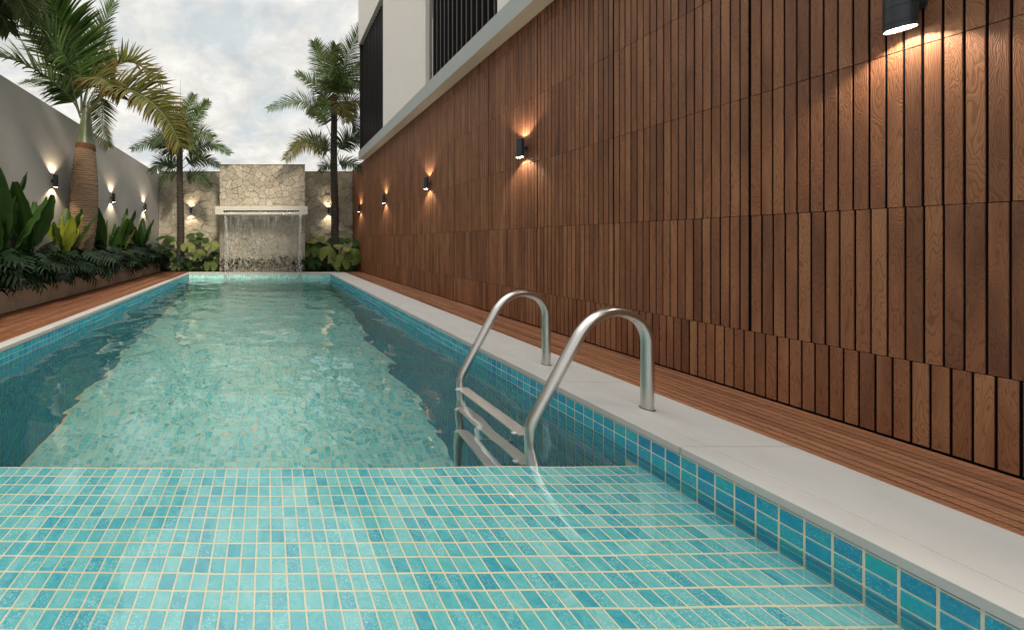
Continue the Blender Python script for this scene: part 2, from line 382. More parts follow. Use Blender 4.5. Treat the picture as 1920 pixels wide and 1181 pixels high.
# ---------------------------------------------------------------- pool
pool = athing('swimming_pool', 'long turquoise mosaic pool with pale stone coping and a shallow shelf', 'pool', (0, 3.5, 0))
trr = random.Random(99)
gk = .0027                         # half a grout line
def tile_faces(axis, c, a0, na, b0, nb, sgn, skip=None, thick=.003, pit=.05):
    """tiles in the plane axis = c; returns list of boxes' 8 verts; grid (a, b) in the other two axes"""
    res = []
    for i in range(na):
        for j in range(nb):
            a = (a0+i*pit+gk, a0+(i+1)*pit-gk); b = (b0+j*pit+gk, b0+(j+1)*pit-gk)
            if skip and skip(a, b): continue
            res.append((a, b))
    return res
def tile_geo(mb, axis, c, a, b, sgn, thick=.003):
    bv = .0014
    lo = c-sgn*.002; hi = c+sgn*(thick-bv); tp = c+sgn*thick
    ring = lambda h, e: [(h, a[0]+e, b[0]+e), (h, a[1]-e, b[0]+e), (h, a[1]-e, b[1]-e), (h, a[0]+e, b[1]-e)]
    vs = ring(lo, 0)+ring(hi, 0)+ring(tp, bv)
    if axis == 1: vs = [(p[1], p[0], p[2]) for p in vs]
    if axis == 2: vs = [(p[1], p[2], p[0]) for p in vs]
    fs = [(k, (k+1) % 4, 4+(k+1) % 4, 4+k) for k in range(4)]+[(4+k, 4+(k+1) % 4, 8+(k+1) % 4, 8+k) for k in range(4)]+[(8,9,10,11)]
    flip = (sgn > 0) if axis != 1 else (sgn < 0)
    if not flip: fs = [f[::-1] for f in fs]
    mb.add(vs, fs, trr.random())
ZT0 = -.04                         # first whole grout line below the coping
# shell behind the tiles (grout shows between them)
sh = MB()
sh.box(TW, TW+.25, YN-.25, TE+.25, FLOOR-.2, -.034)
sh.box(TL-.25, TL, YN-.25, TE+.25, FLOOR-.2, -.034)
sh.box(TL, TW, TE, TE+.25, FLOOR-.2, -.034)
sh.box(TL, TW, YN-.25, YN, FLOOR-.2, -.034)
sh.box(TL, TW, YN, TE, FLOOR-.2, FLOOR)
sh.build('pool_shell', M['grout'], pool)
st = MB(); st.box(TL, TW, YN, STEPY, FLOOR, STEP); st.build('shallow_shelf', M['grout'], pool)
def proj(x, y, z):
    return (502+F*x/y, 454.5-F*(z-CZ)/y) if y > .05 else (-9e9, 0)
walls = []
nz = 42
zrow = lambda j: ZT0-(j+1)*.05
for (axis, c, sgn, a0, na) in ((0, TW, -1, YN+.002, int((TE-YN)/.05)), (0, TL, 1, YN+.002, int((TE-YN)/.05)), (1, TE, -1, TL+.025, int((TW-TL)/.05)), (1, STEPY, 1, TL+.025, int((TW-TL)/.05))):
    for i in range(na):
        for j in range(-1, nz):
            a = (a0+i*.05+gk, a0+(i+1)*.05-gk)
            b = (ZT0-(j+1)*.05+gk, ZT0-j*.05-gk)
            if j == -1: b = (ZT0+gk, -.0345)
            if axis == 0 and b[1] < STEP+.004 and a[0] < STEPY: continue
            if axis == 0 and b[0] < STEP and a[0] < STEPY: b = (max(b[0], STEP+.001), b[1])
            if axis == 1 and c == STEPY and b[1] > STEP: continue
            walls.append((axis, c, a, b, sgn))
def area_wall(wt):
    axis, c, a, b, sgn = wt
    if axis != 0 or c < 0: return 0
    y = (a[0]+a[1])/2
    x0, y0 = proj(c, y, (b[0]+b[1])/2)
    if x0 > 1960 or y0 > 1230 or y < .3: return 0
    return (b[1]-b[0])*(a[1]-a[0])*(F/y)**2*c/y
walls.sort(key=area_wall, reverse=True)
for wt in walls[:300]:
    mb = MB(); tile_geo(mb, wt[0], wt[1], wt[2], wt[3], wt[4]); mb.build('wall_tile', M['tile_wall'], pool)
mb = MB()
me_ = MB()
for wt in walls[300:]: tile_geo(me_ if (wt[0] == 1 and wt[1] == TE) else mb, wt[0], wt[1], wt[2], wt[3], wt[4])
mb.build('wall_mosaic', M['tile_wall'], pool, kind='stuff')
me_.build('end_wall_mosaic', M['tile_deep'], pool, kind='stuff')
steps = []
na = int((TW-TL)/.05)
for i in range(na):
    gk = .0031; a = (TW-(i+1)*.05-.004+gk, TW-i*.05-.004-gk)
    for j in range(int((STEPY-YN)/.05)):
        b = (STEPY-.004-(j+1)*.05+gk, STEPY-.004-j*.05-gk); steps.append((a, b))
def area_step(s_):
    (a, b) = s_; y = (b[0]+b[1])/2
    if y < .84: return 0
    x0, y0 = proj((a[0]+a[1])/2, y, STEP+.03)
    if not (-30 < x0 < 1950 and y0 < 1190): return 0
    return 1/y**3
steps.sort(key=area_step, reverse=True)
for s_ in steps[:300]:
    mb = MB(); tile_geo(mb, 2, STEP, s_[0], s_[1], 1); mb.build('shelf_tile', M['tile_floor'], pool)
mb = MB()
for s_ in steps[300:]: tile_geo(mb, 2, STEP, s_[0], s_[1], 1)
mb.build('shelf_mosaic', M['tile_floor'], pool, kind='stuff')
mb = MB()
for i in range(na):
    for j in range(int((TE-STEPY)/.05)):
        tile_geo(mb, 2, FLOOR, (TL+.02+i*.05+gk, TL+.02+(i+1)*.05-gk), (STEPY+.01+j*.05+gk, STEPY+.01+(j+1)*.05-gk), 1)
mb.build('floor_mosaic', M['tile_deep'], pool, kind='stuff')
# coping: right side in nosing strips and wider slabs, the others one slab wide
jy = 2.5-.6*7
ys = []
while jy < YEC: ys.append((max(jy, -1.75), min(jy+.6, YEC))); jy += .6
rr = random.Random(4)
for (a, b) in ys:
    if b-a < .05 or b < -1.7: continue
    mb = MB(); mb.cbox(XR, XR+.1185, a+.0010, b-.0010, -.033, rr.uniform(-.0004, .0004), .0025, rr.random()); mb.build('coping_nosing', M['coping'], pool)
    mb = MB(); mb.cbox(XR+.1200, XRC-.002, a+.0010, b-.0010, -.033, rr.uniform(-.0004, .0004), .0016, rr.random()); mb.build('coping_slab', M['coping'], pool)
    mb = MB(); mb.cbox(XLC, XL, a+.0010, b-.0010, -.033, 0, .0025, rr.random()); mb.build('coping_nosing', M['coping'], pool)
x = XL
while x < XR-.01:
    x1 = min(x+.641, XR)
    mb = MB(); mb.cbox(x+.0010, x1-.0010, YE, YEC, -.033, 0, .0025); mb.build('coping_slab', M['coping'], pool)
    mb = MB(); mb.cbox(x+.0010, x1-.0010, YN-.3, YN, -.033, 0, .0025); mb.build('coping_slab', M['coping'], pool)
    x = x1

# ---------------------------------------------------------------- water
rng = np.random.RandomState(3)
nx, ny = 300, 720
wx = np.linspace(TL-.1, TW+.1, nx); wy = np.linspace(YN-.1, TE+.1, ny)
GX, GY = np.meshgrid(wx, wy)
H = np.zeros_like(GX)
def waves(n, lmin, lmax, slope, main=None, spread=math.pi):
    h = np.zeros_like(GX)
    for _ in range(n):
        lam = math.exp(rng.uniform(math.log(lmin), math.log(lmax)))
        th = (main if main is not None else 0)+rng.uniform(-spread, spread)
        k = 2*math.pi/lam; ph = rng.uniform(0, 6.28)
        h += (slope*rng.uniform(.5, 1)/k)*np.sin(k*(GX*math.cos(th)+GY*math.sin(th))+ph)
    return h/math.sqrt(n/2)
env = lambda a, b: np.clip((GY-a)/(b-a), 0, 1)
big = waves(34, .35, 1.2, .045); mid = waves(50, .13, .34, .038); small = waves(50, .06, .13, .018)
deep = env(1.3, 3.6)
# patches of livelier and calmer water
patch = .75+.5*np.sin(GX*1.7+1.3*np.sin(GY*.9))*np.sin(GY*1.1+.6)
near = env(1.2, 1.7)
H = big*(.62+.0*near+.5*deep)+mid*(.42+.36*near+.65*deep)*patch+small*(.10+.8*near+.6*deep)*patch
rr_ = np.sqrt((GX+.12)**2*.35+(GY-8.47)**2)
H += .0045*np.sin(rr_*2*math.pi/.16)*np.exp(-rr_/.9)
vs = np.stack([GX, GY, WATER+H], -1).reshape(-1, 3)
idx = np.arange(nx*ny).reshape(ny, nx)
q = np.stack([idx[:-1,:-1], idx[:-1,1:], idx[1:,1:], idx[1:,:-1]], -1).reshape(-1, 4)
base = nx*ny; zb = FLOOR-.1
bot = np.array([[wx[0], wy[0], zb], [wx[-1], wy[0], zb], [wx[-1], wy[-1], zb], [wx[0], wy[-1], zb]])
fs = [tuple(r) for r in q.tolist()]
fs.append((base+3, base+2, base+1, base))
fs.append((base, base+1)+tuple(idx[0, ::-1].tolist()))
fs.append((base+1, base+2)+tuple(idx[::-1, -1].tolist()))
fs.append((base+2, base+3)+tuple(idx[-1, :].tolist()))
fs.append((base+3, base)+tuple(idx[:, 0].tolist()))
me = bpy.data.meshes.new('water'); me.from_pydata(np.vstack([vs, bot]).tolist(), [], fs)
sm = [True]*len(q)+[False]*5
me.polygons.foreach_set('use_smooth', sm); me.materials.append(M['water']); me.update()
wo = bpy.data.objects.new('pool_water', me); COL.objects.link(wo); tag(wo, kind='structure')

# ---------------------------------------------------------------- decks
def deck(name, label, x0, x1, n, y0, y1, seed):
    dk = athing(name, label, 'deck', ((x0+x1)/2, (y0+y1)/2, -.03))
    rr = random.Random(seed); pw = (x1-x0)/n
    for i in range(n):
        y = y0-rr.uniform(0, 1.2)
        while y < y1:
            ln = rr.uniform(1.9, 2.7); ya, yb = max(y, y0), min(y+ln, y1)
            if yb-ya > .05:
                mb = MB(); mb.cbox(x0+i*pw+.0055, x0+(i+1)*pw-.0055, ya+.001, yb-.001, -.02, -.003+rr.uniform(-.0005, .0005), .0012, rr.random())
                mb.build('deck_board', M['deck'], dk)
            y += ln
    box_part('gap_shade_bed', (x0, x1, y0, y1, -.09, -.0065), M['backing'], dk)  # black bed raised close under the boards, stands in for shade in the gaps
    return dk
deck('timber_deck', 'narrow timber deck strip along the foot of the timber clad wall', XRC+.002, XW-.004, 10, -1.9, 9.3, 1)
deck('timber_deck', 'timber deck strip between the planter and the left pool edge', XP, XLC-.002, 17, -1.9, 9.3, 2)

# ---------------------------------------------------------------- timber clad wall
clad = athing('timber_clad_wall', 'tall wall clad in vertical dark brown timber slats beside the pool', 'wall', (XW, 4, 0))
PIT = .03860; Y0 = 1.7607
rows = [(0.004, .3445), (.3475, .9925), (.9955, 1.6605), (1.6635, 2.3215), (2.3245, 2.9825), (2.9855, 3.133)]
slats = []
rr = random.Random(11)
colr = [rr.random() for _ in range(400)]
for ri, (z0, z1) in enumerate(rows):
    for k in range(-100, 215):
        ya = Y0+k*PIT
        if ri == 0: ya += PIT*.62
        if ri == 1: ya += PIT*.12*math.sin(k*.21)
        yb = ya+PIT
        g0 = .0030; g1 = .0030
        if ri >= 1 and k % 18 == 0: g0 = .0085
        if ya < -2.2 or yb > YB-.0: continue
        slats.append((ya+g0, yb-g1, z0, z1, (.68*colr[k+100]+.32*rr.random()) if ri > 1 else rr.random(), rr.uniform(-.0012, .0012)))
def slat_area(s_):
    y = (s_[0]+s_[1])/2
    if y < .6: return 0
    x0, yt = proj(XW, y, s_[3]); x1, yb = proj(XW, y, s_[2])
    yt = max(yt, 0); yb = min(yb, 1181)
    if x0 > 1945 or yb <= yt: return 0
    return (yb-yt)*(s_[1]-s_[0])*F*XW/y**2
slats.sort(key=slat_area, reverse=True)
def slat_geo(mb, s_):
    # front face proud, gaps about 12 mm deep
    mb.cbox(XW+s_[5], XW+.0055, s_[0], s_[1], s_[2], s_[3], .0010, s_[4])
for s_ in slats[:300]:
    mb = MB(); slat_geo(mb, s_); mb.build('slat', M['wood'], clad)
mb = MB()
for s_ in slats[300:]: slat_geo(mb, s_)
mb.build('far_slats', M['wood'], clad, kind='stuff')
box_part('backing_board', (XW+.0048, XW+.12, -2.2, YB+.12, -.1, 3.132), M['backing'], clad)
box_part('capping', (XW-.001, XW+.13, 8.74, YB+.13, 3.136, 3.15), M['louvre'], clad)

# ---------------------------------------------------------------- house above the timber wall
house = athing('house', 'cream upper storey with dark louvred windows above the timber wall', 'house', (5, 2, 0))
box_part('ledge', (2.520, 2.86, -2.4, 8.72, 3.137, 3.365), M['ledge'], house, .004)
box_part('soffit', (2.5215, 2.86, -2.4, 8.715, 3.1335, 3.1365), M['soffit'], house)
XU = 2.53
box_part('wall', (XU, 2.75, 5.10, 6.89, 3.366, 6.30), M['white_render'], house, .004)
box_part('wall', (XU, 2.75, -2.3, 3.46, 3.366, 6.30), M['white_render'], house, .004)
box_part('wall', (XU-.012, 2.75, -2.3, 8.72, 6.302, 7.60), M['white_render'], house, .004)
box_part('wall', (2.76, 8.5, -2.3, 8.55, -.1, 7.58), M['white_render'], house)
box_part('wall_trim', (XU+.004, 2.60, 5.04, 5.098, 3.366, 6.30), M['white_render'], house)
for (ya, yb) in ((3.462, 5.038), (6.892, 8.66)):
    wn = MB(); wn.box(2.70, 2.74, ya, yb, 3.367, 6.299); wn = wn.build('window', M['glass_dark'], house)
    k = int((yb-ya)/.105)
    for i in range(k):
        y = ya+.03+i*(yb-ya-.04)/k
        mb = MB(); mb.cbox(2.605, 2.675, y, y+.022, 3.37, 6.297, .002); mb.build('louvre_slat', M['louvre'] if rr.random() < .6 else M['dark'], wn)
    box_part('frame', (2.64, 2.70, ya, ya+.03, 3.367, 6.298), M['dark'], wn)
box_part('corner_louvre', (2.55, 2.70, 8.662, 8.70, 3.367, 6.299), M['dark'], house)
box_part('pull_rod', (2.585, 2.592, 4.92, 4.927, 3.40, 4.35), M['white_render'], house)

# ---------------------------------------------------------------- left garden wall and planter
gw = MB(); gw.box(XLW-.2, XLW, -2.2, YB+.2, -.1, 3.02)
gwo = gw.build('garden_wall', M['render_grey']); tag(gwo, 'tall smooth grey rendered wall along the left side', 'wall')
pl = athing('planter', 'long low sand coloured planter along the left wall', 'planter', (XP, 3, 0))
box_part('planter_wall', (XP-.07, XP-.002, -1.9, 9.20, -.05, .44), M['planter'], pl, .005)
box_part('soil', (XLW+.001, XP-.071, -1.9, 9.20, -.05, .38), M['soil'], pl)
box_part('end_wall', (XLW+.001, XP-.002, 9.201, 9.27, -.05, .44), M['planter'], pl, .005)

# ---------------------------------------------------------------- stone walls: flagstones laid as a random polygon pattern
def voronoi(x0, x1, z0, z1, cell, seed):
    r = np.random.RandomState(seed)
    nx_, nz_ = max(1, int(round((x1-x0)/cell))), max(1, int(round((z1-z0)/cell)))
    pts = []
    for i in range(-1, nx_+1):
        for j in range(-1, nz_+1):
            if r.rand() < .13: continue
            pts.append((x0+(i+.5+r.uniform(-.48, .48))*(x1-x0)/nx_, z0+(j+.5+r.uniform(-.48, .48))*(z1-z0)/nz_))
    pts = np.array(pts); cells = []
    for p in pts:
        poly = [(x0, z0), (x1, z0), (x1, z1), (x0, z1)]
        d = np.hypot(pts[:,0]-p[0], pts[:,1]-p[1])
        for qi in np.argsort(d)[1:22]:
            q_ = pts[qi]; n_ = q_-p; c_ = n_.dot((p+q_)/2)
            new = []
            for k in range(len(poly)):
                A, B = np.array(poly[k]), np.array(poly[(k+1) % len(poly)])
                da, db_ = n_.dot(A)-c_, n_.dot(B)-c_
                if da <= 0: new.append(tuple(A))
                if da*db_ < 0: new.append(tuple(A+(B-A)*da/(da-db_)))
            poly = new
            if len(poly) < 3: break
        if len(poly) >= 3: cells.append(poly)
    return cells
def flagstones(parent, x0, x1, z0, z1, y, cell, seed, gap=.0028):
    r = random.Random(seed)
    for poly in voronoi(x0, x1, z0, z1, cell, seed):
        cx = sum(p[0] for p in poly)/len(poly); cz = sum(p[1] for p in poly)/len(poly)
        # cut corners so that the stones look broken rather than drawn
        pp = []
        for k in range(len(poly)):
            A, B = poly[k], poly[(k+1) % len(poly)]
            L_ = math.hypot(B[0]-A[0], B[1]-A[1])
            if L_ < .015: continue
            t_ = r.uniform(.06, .16); j = r.uniform(-.011, .011) if L_ > .06 else 0
            nx2, nz2 = (B[1]-A[1])/L_, -(B[0]-A[0])/L_
            pp.append((A[0]+(B[0]-A[0])*t_, A[1]+(B[1]-A[1])*t_))
            pp.append(((A[0]+B[0])/2+nx2*j, (A[1]+B[1])/2+nz2*j))
            pp.append((B[0]-(B[0]-A[0])*t_, B[1]-(B[1]-A[1])*t_))
        if len(pp) < 6: continue
        pr = y-r.uniform(.004, .022); tilt = (r.uniform(-.05, .05), r.uniform(-.05, .05))
        def ins(p, d):
            dx, dz = cx-p[0], cz-p[1]; l = math.hypot(dx, dz)+1e-6; k = min(d/l, .4)
            return (p[0]+dx*k, p[1]+dz*k)
        g_ = gap*r.uniform(.3, 2.2)
        a = [ins(p, g_) for p in pp]; b = [ins(p, g_+.008) for p in pp]
        n = len(pp)
        vs = [(p[0], y+.02, p[1]) for p in a]+[(p[0], pr+.006+(p[0]-cx)*tilt[0]+(p[1]-cz)*tilt[1], p[1]) for p in a]+[(p[0], pr+(p[0]-cx)*tilt[0]+(p[1]-cz)*tilt[1], p[1]) for p in b]
        fs = [(k, (k+1) % n, n+(k+1) % n, n+k) for k in range(n)]+[(n+k, n+(k+1) % n, 2*n+(k+1) % n, 2*n+k) for k in range(n)]+[tuple(2*n+k for k in range(n))]
        mb = MB(); mb.add(vs, fs, r.random()); mb.build('stone', M['stone'], parent)
fx0, fx1 = -1.41, 1.095
feat = athing('feature_wall', 'raised pale flagstone wall panel behind the water curtain', 'stone wall', (0, YF, 0))
box_part('core', (fx0+.006, fx1-.006, YF, YB+.1, -.1, 3.102), M['joint'], feat)
flagstones(feat, fx0, fx1, .0, 3.11, YF, .165, 5)
box_part('cap', (fx0-.003, fx1+.003, YF-.022, YB+.11, 3.111, 3.13), M['stone'], feat)
sw = MB()   # rough sides of the raised panel
for sx in (fx0, fx1-.012):
    sw.box(sx, sx+.012, YF+.012, YB, -.1, 3.11, .4)
sw.build('side_face', M['stone'], feat)
for (xa, xb, sd_, lb) in ((XLW+.002, fx0-.012, 21, 'lower flagstone back wall on the left of the water feature'), (fx1+.012, XW-.002, 22, 'lower flagstone back wall between water feature and timber wall')):
    bw = athing('back_wall', lb, 'stone wall', ((xa+xb)/2, YB, 0))
    box_part('core', (xa, xb, YB, YB+.2, -.1, 3.085), M['joint'], bw)
    flagstones(bw, xa, xb, 0, 3.09, YB, .19, sd_)
    box_part('cap', (xa, xb, YB-.02, YB+.21, 3.091, 3.105), M['stone'], bw)
bed = MB(); bed.box(XLW+.002, XW-.002, YEC+.002, YB, -.1, -.01)
bed.build('planting_bed', M['soil'], kind='structure')

# water ledge with its slot
yl = 8.62
sp = athing('water_ledge', 'cream stone ledge with a long slot pouring water into the pool', 'water feature', (-.17, 8.95, 1.72))
sx0, sx1 = -1.45, 1.10; za, zb_ = 1.609, 1.838
box_part('lip', (sx0, sx1, yl, YF-.025, za, 1.672), M['spout'], sp, .004)
box_part('upper_block', (sx0, sx1, yl, YF-.025, 1.722, zb_), M['spout'], sp, .004)
box_part('end_block', (sx0, -1.222, yl+.0005, YF-.025, 1.6715, 1.7225), M['spout'], sp)
box_part('end_block', (.872, sx1, yl+.0005, YF-.025, 1.6715, 1.7225), M['spout'], sp)
box_part('slot_back', (-1.222, .872, yl+.10, yl+.12, 1.6725, 1.7215), M['backing'], sp)

# falling water: thin sheet that tears into strands and drops
from mathutils import noise as mn
yw = 8.50; x0w, x1w = -1.175, .93
nxx, nzz = 190, 170
zs = np.linspace(1.70, WATER+.004, nzz)
fv = []; keep = {}
for j, z in enumerate(zs):
    fall = (1.70-z)
    yc = yl+.01-min(.085, .17*math.sqrt(max(fall, 0)))
    pinch = .05*fall
    for i in range(nxx):
        u = i/(nxx-1); x_ = x0w+pinch*.5+(x1w-x0w-pinch)*u
        q1 = mn.noise(Vector((x_*9, z*2.4, 1.7))); q2 = mn.noise(Vector((x_*26, z*9, 4.2))); q3 = mn.noise(Vector((x_*60, z*24, 9.1)))
        a_ = min(1, .18+fall*.9)
        fv.append((x_+.004*q2*a_, yc+(.016*q1+.013*q2+.006*q3)*a_, z+.003*q1))
fl_faces = []
for j in range(nzz-1):
    z = zs[j]; fall = 1.70-z
    for i in range(nxx-1):
        x_ = fv[j*nxx+i][0]
        t_ = mn.noise(Vector((x_*15, z*5.5, 20)))*.6+mn.noise(Vector((x_*38, z*14, 7)))*.5
        edge = min(i, nxx-2-i)/6
        thr = .55-.9*max(0, (fall-.55))**1.05
        if edge < 1: thr = min(thr, .25)
        if t_ < thr: fl_faces.append((j*nxx+i, j*nxx+i+1, (j+1)*nxx+i+1, (j+1)*nxx+i))
used = sorted({i for f in fl_faces for i in f}); rem = {o_: n_ for n_, o_ in enumerate(used)}
wf = MB(); wf.add([fv[i] for i in used], [tuple(rem[i] for i in f) for f in fl_faces])
wfo = wf.build('water_curtain', M['fall'], smooth=True)
md = wfo.modifiers.new('thickness', 'SOLIDIFY'); md.thickness = .004; md.offset = 0
tag(wfo, 'clear sheet of water falling from the slot into the pool', 'waterfall')
dr = MB(); rr = random.Random(8)
ico_v = [(0,0,1),(.894,0,.447),(.276,.851,.447),(-.724,.526,.447),(-.724,-.526,.447),(.276,-.851,.447),(.724,.526,-.447),(-.276,.851,-.447),(-.894,0,-.447),(-.276,-.851,-.447),(.724,-.526,-.447),(0,0,-1)]
ico_f = [(0,1,2),(0,2,3),(0,3,4),(0,4,5),(0,5,1),(1,6,2),(2,7,3),(3,8,4),(4,9,5),(5,10,1),(6,7,2),(7,8,3),(8,9,4),(9,10,5),(10,6,1),(6,11,7),(7,11,8),(8,11,9),(9,11,10),(10,11,6)]
def drop(x, y, z, r, st=1.3): dr.add([(x+v[0]*r, y+v[1]*r, z+v[2]*r*st) for v in ico_v], ico_f)
for k in range(1100):
    u = rr.random(); z = WATER+.01+(1.05)*rr.random()**1.6
    if rr.random() < .35: xx = rr.choice((x0w+.03, x1w-.03))+rr.gauss(0, .022); z = WATER+1.75*rr.random()
    else: xx = x0w+(x1w-x0w)*u
    drop(xx, yw+rr.gauss(-.01, .018), z, rr.uniform(.004, .012), rr.uniform(1, 2.6))
for k in range(420):                       # splash crown where the sheet lands
    xx = x0w+(x1w-x0w)*rr.random(); h = abs(rr.gauss(0, .05))
    drop(xx, yw+rr.gauss(-.03, .09), WATER+.008+h, rr.uniform(.003, .008))
for ex in (x0w+.02, x0w+.055, x1w-.02, x1w-.05):   # thick ropes of water at the two edges of the sheet
    pts = []; z = 1.66; ph = rr.uniform(0, 9)
    while z > WATER+.02:
        f_ = 1.7-z; pts.append((ex+.012*math.sin(z*13+ph)*f_+(.03 if ex < 0 else -.03)*f_, yw+.02+.012*math.sin(z*17+ph), z)); z -= .03
    dr.tube(pts, [.009+.005*math.sin(i*.9+ph)+.003*math.sin(i*2.3) for i in range(len(pts))], 8)
dro = dr.build('water_drops', M['drops'], smooth=True); tag(dro, 'drops and strands torn from the water curtain', 'water drops', kind='stuff')

# ---------------------------------------------------------------- pool ladder
lad = athing('pool_ladder', 'stainless steel ladder with two arched handrails on the right pool edge', 'pool ladder', (1.94, 1.88, 0))
def rail_pts(y):
    pts = [(1.93, y, -.03), (1.93, y, .10), (1.93, y, .22), (1.93, y, .33)]
    ctrl = [(1.93, .33), (1.925, .445), (1.85, .492), (1.755, .491), (1.66, .487), (1.61, .43), (1.555, .338)]
    # rounded arch through the control points (Catmull-Rom)
    c = [(1.93, .22)]+[ctrl[0], (1.918, .395), (1.875, .455), (1.80, .488), (1.73, .488), (1.66, .458), (1.605, .405), (1.555, .325)]+[(1.42, .075)]
    for k in range(1, len(c)-2):
        for s in range(6):
            t_ = s/6
            f_ = lambda a, b, c_, d: .5*((2*b)+(-a+c_)*t_+(2*a-5*b+4*c_-d)*t_*t_+(-a+3*b-3*c_+d)*t_**3)
            pts.append((f_(c[k-1][0], c[k][0], c[k+1][0], c[k+2][0]), y, f_(c[k-1][1], c[k][1], c[k+1][1], c[k+2][1])))
    pts += [(1.555, y, .325), (1.45, y, .130), (1.352, y, -.052), (1.338, y, -.085), (1.334, y, -.11), (1.334, y, -.5), (1.334, y, -1.25)]
    return pts
for y in (1.595, 2.174):
    mb = MB(); mb.tube(rail_pts(y), .0235, 20); ro = mb.build('handrail', M['steel'], lad, True)
    mb = MB(); mb.tube([(1.93, y, .0005), (1.93, y, .002)], .0275, 20); mb.build('flange', M['lamp_black'], ro)
for z in (-.150, -.47, -.82):
    mb = MB(); mb.cbox(1.292, 1.376, 1.615, 2.154, z-.018, z, .004); tr = mb.build('tread', M['tread'], lad)
    for y in (1.640, 2.129):
        mb = MB(); mb.tube([(1.30, y, z-.009), (1.275, y, z-.009)], .010, 10); mb.build('bumper', M['plastic'], tr)
for y in (1.595, 2.174):
    mb = MB(); mb.tube([(1.352, y, -1.0), (1.70, y, -1.0)], .012, 10); mb.build('wall_strut', M['steel'], lad)

# ---------------------------------------------------------------- wall lamps
def make_lamp(label, group, loc, rz):
    t = thing('wall_lamp', label, 'wall lamp', loc, rz, group)
    r, h = .034, .0955
    mb = MB(); n = 28; prof = [(-h, r*.93), (-h, r), (-h+.018, r), (-h+.019, r*.955), (-h+.021, r*.955), (-h+.022, r), (-h+.028, r), (-h+.029, r*.955), (-h+.031, r*.955), (-h+.032, r),
                               (-.006, r), (-.005, r*.96), (-.003, r*.96), (-.002, r), (h-.032, r), (h-.031, r*.955), (h-.029, r*.955), (h-.028, r), (h-.018, r), (h, r), (h, r*.93)]
    mb.tube([(0, 0, z) for z, _ in prof], [q_ for _, q_ in prof], n, caps=False)
    # tube() takes its direction from neighbours, keep it vertical for stacked rings
    mb.v = []; 
    for z, q_ in prof:
        for k in range(n): mb.v.append((q_*math.cos(2*math.pi*k/n), q_*math.sin(2*math.pi*k/n), z))
    body = mb.build('lamp_body', M['lamp_black'], t, True)
    for s in (1, -1):
        vs = []; 
        for q_, z in ((r*.93, h), (r*.90, h-.004), (r*.84, h-.004), (r*.80, h-.036)):
            for k in range(n): vs.append((q_*math.cos(2*math.pi*k/n), q_*math.sin(2*math.pi*k/n), s*z))
        fs = [(i*n+k, i*n+(k+1) % n, (i+1)*n+(k+1) % n, (i+1)*n+k) for i in range(3) for k in range(n)]
        mb = MB(); mb.add(vs, fs if s < 0 else [f[::-1] for f in fs]); rg = mb.build('lens_ring', M['lamp_ring'], body)
        vs = [(r*.80*math.cos(2*math.pi*k/n), r*.80*math.sin(2*math.pi*k/n), s*(h-.0355)) for k in range(n)]
        mb = MB(); mb.add(vs, [tuple(range(n)) if s > 0 else tuple(range(n))[::-1]]); mb.build('lens', M['lens'], body)
        ld = bpy.data.lights.new('lamp_light', 'SPOT'); ld.energy = LAMP_W; ld.color = LAMP_C; ld.spot_size = R(LAMP_A); ld.spot_blend = 1.0; ld.shadow_soft_size = .006; ld.specular_factor = 0
        lo = bpy.data.objects.new('lamp_light', ld); COL.objects.link(lo); lo.parent = t; lo.location = (0, 0, s*(h-.031))
        lo.rotation_euler = (0, 0, 0) if s < 0 else (math.pi, 0, 0)
    mb = MB(); mb.tube([(r*.8, 0, 0), (.058, 0, 0)], .009, 12); mb.build('bracket', M['lamp_black'], t)
    mb = MB(); mb.tube([(.056, 0, 0), (.063, 0, 0)], .026, 20); mb.build('back_plate', M['lamp_black'], t)
    return t
LAMP_C = (1, .89, .70)
LAMP_W = 13.0; LAMP_A = 140
for Y_, lb in ((1.311, 'largest black up and down lamp at the top right of the timber wall'), (3.287, 'black cylinder lamp on the timber wall, second nearest to the camera'), (5.235, 'black cylinder lamp in the middle of the timber wall row'),
               (7.164, 'small black lamp on the timber wall, second from the stone wall'), (9.09, 'smallest black lamp on the timber wall, next to the stone wall')):
    make_lamp(lb, 'lamps on the timber wall', (XW-.065, Y_, 1.83), 0)
LAMP_W = 17.0; LAMP_A = 120; LAMP_C = (1, .80, .54)
for Y_, lb in ((5.04, 'black lamp on the grey wall, left of the bottle palm trunk'), (6.93, 'middle black lamp on the grey wall, right of the bottle palm trunk'), (8.74, 'black lamp on the grey wall nearest to the stone corner')):
    make_lamp(lb, 'lamps on the grey wall', (XLW+.065, Y_, 1.83), math.pi)
for X_, lb in ((-2.43, 'black lamp on the stone wall beside the slim left palm'), (1.925, 'black lamp on the stone wall half hidden by the right palm trunk')):
    make_lamp(lb, 'lamps on the stone back wall', (X_, YB-.085, 1.84), math.pi/2)

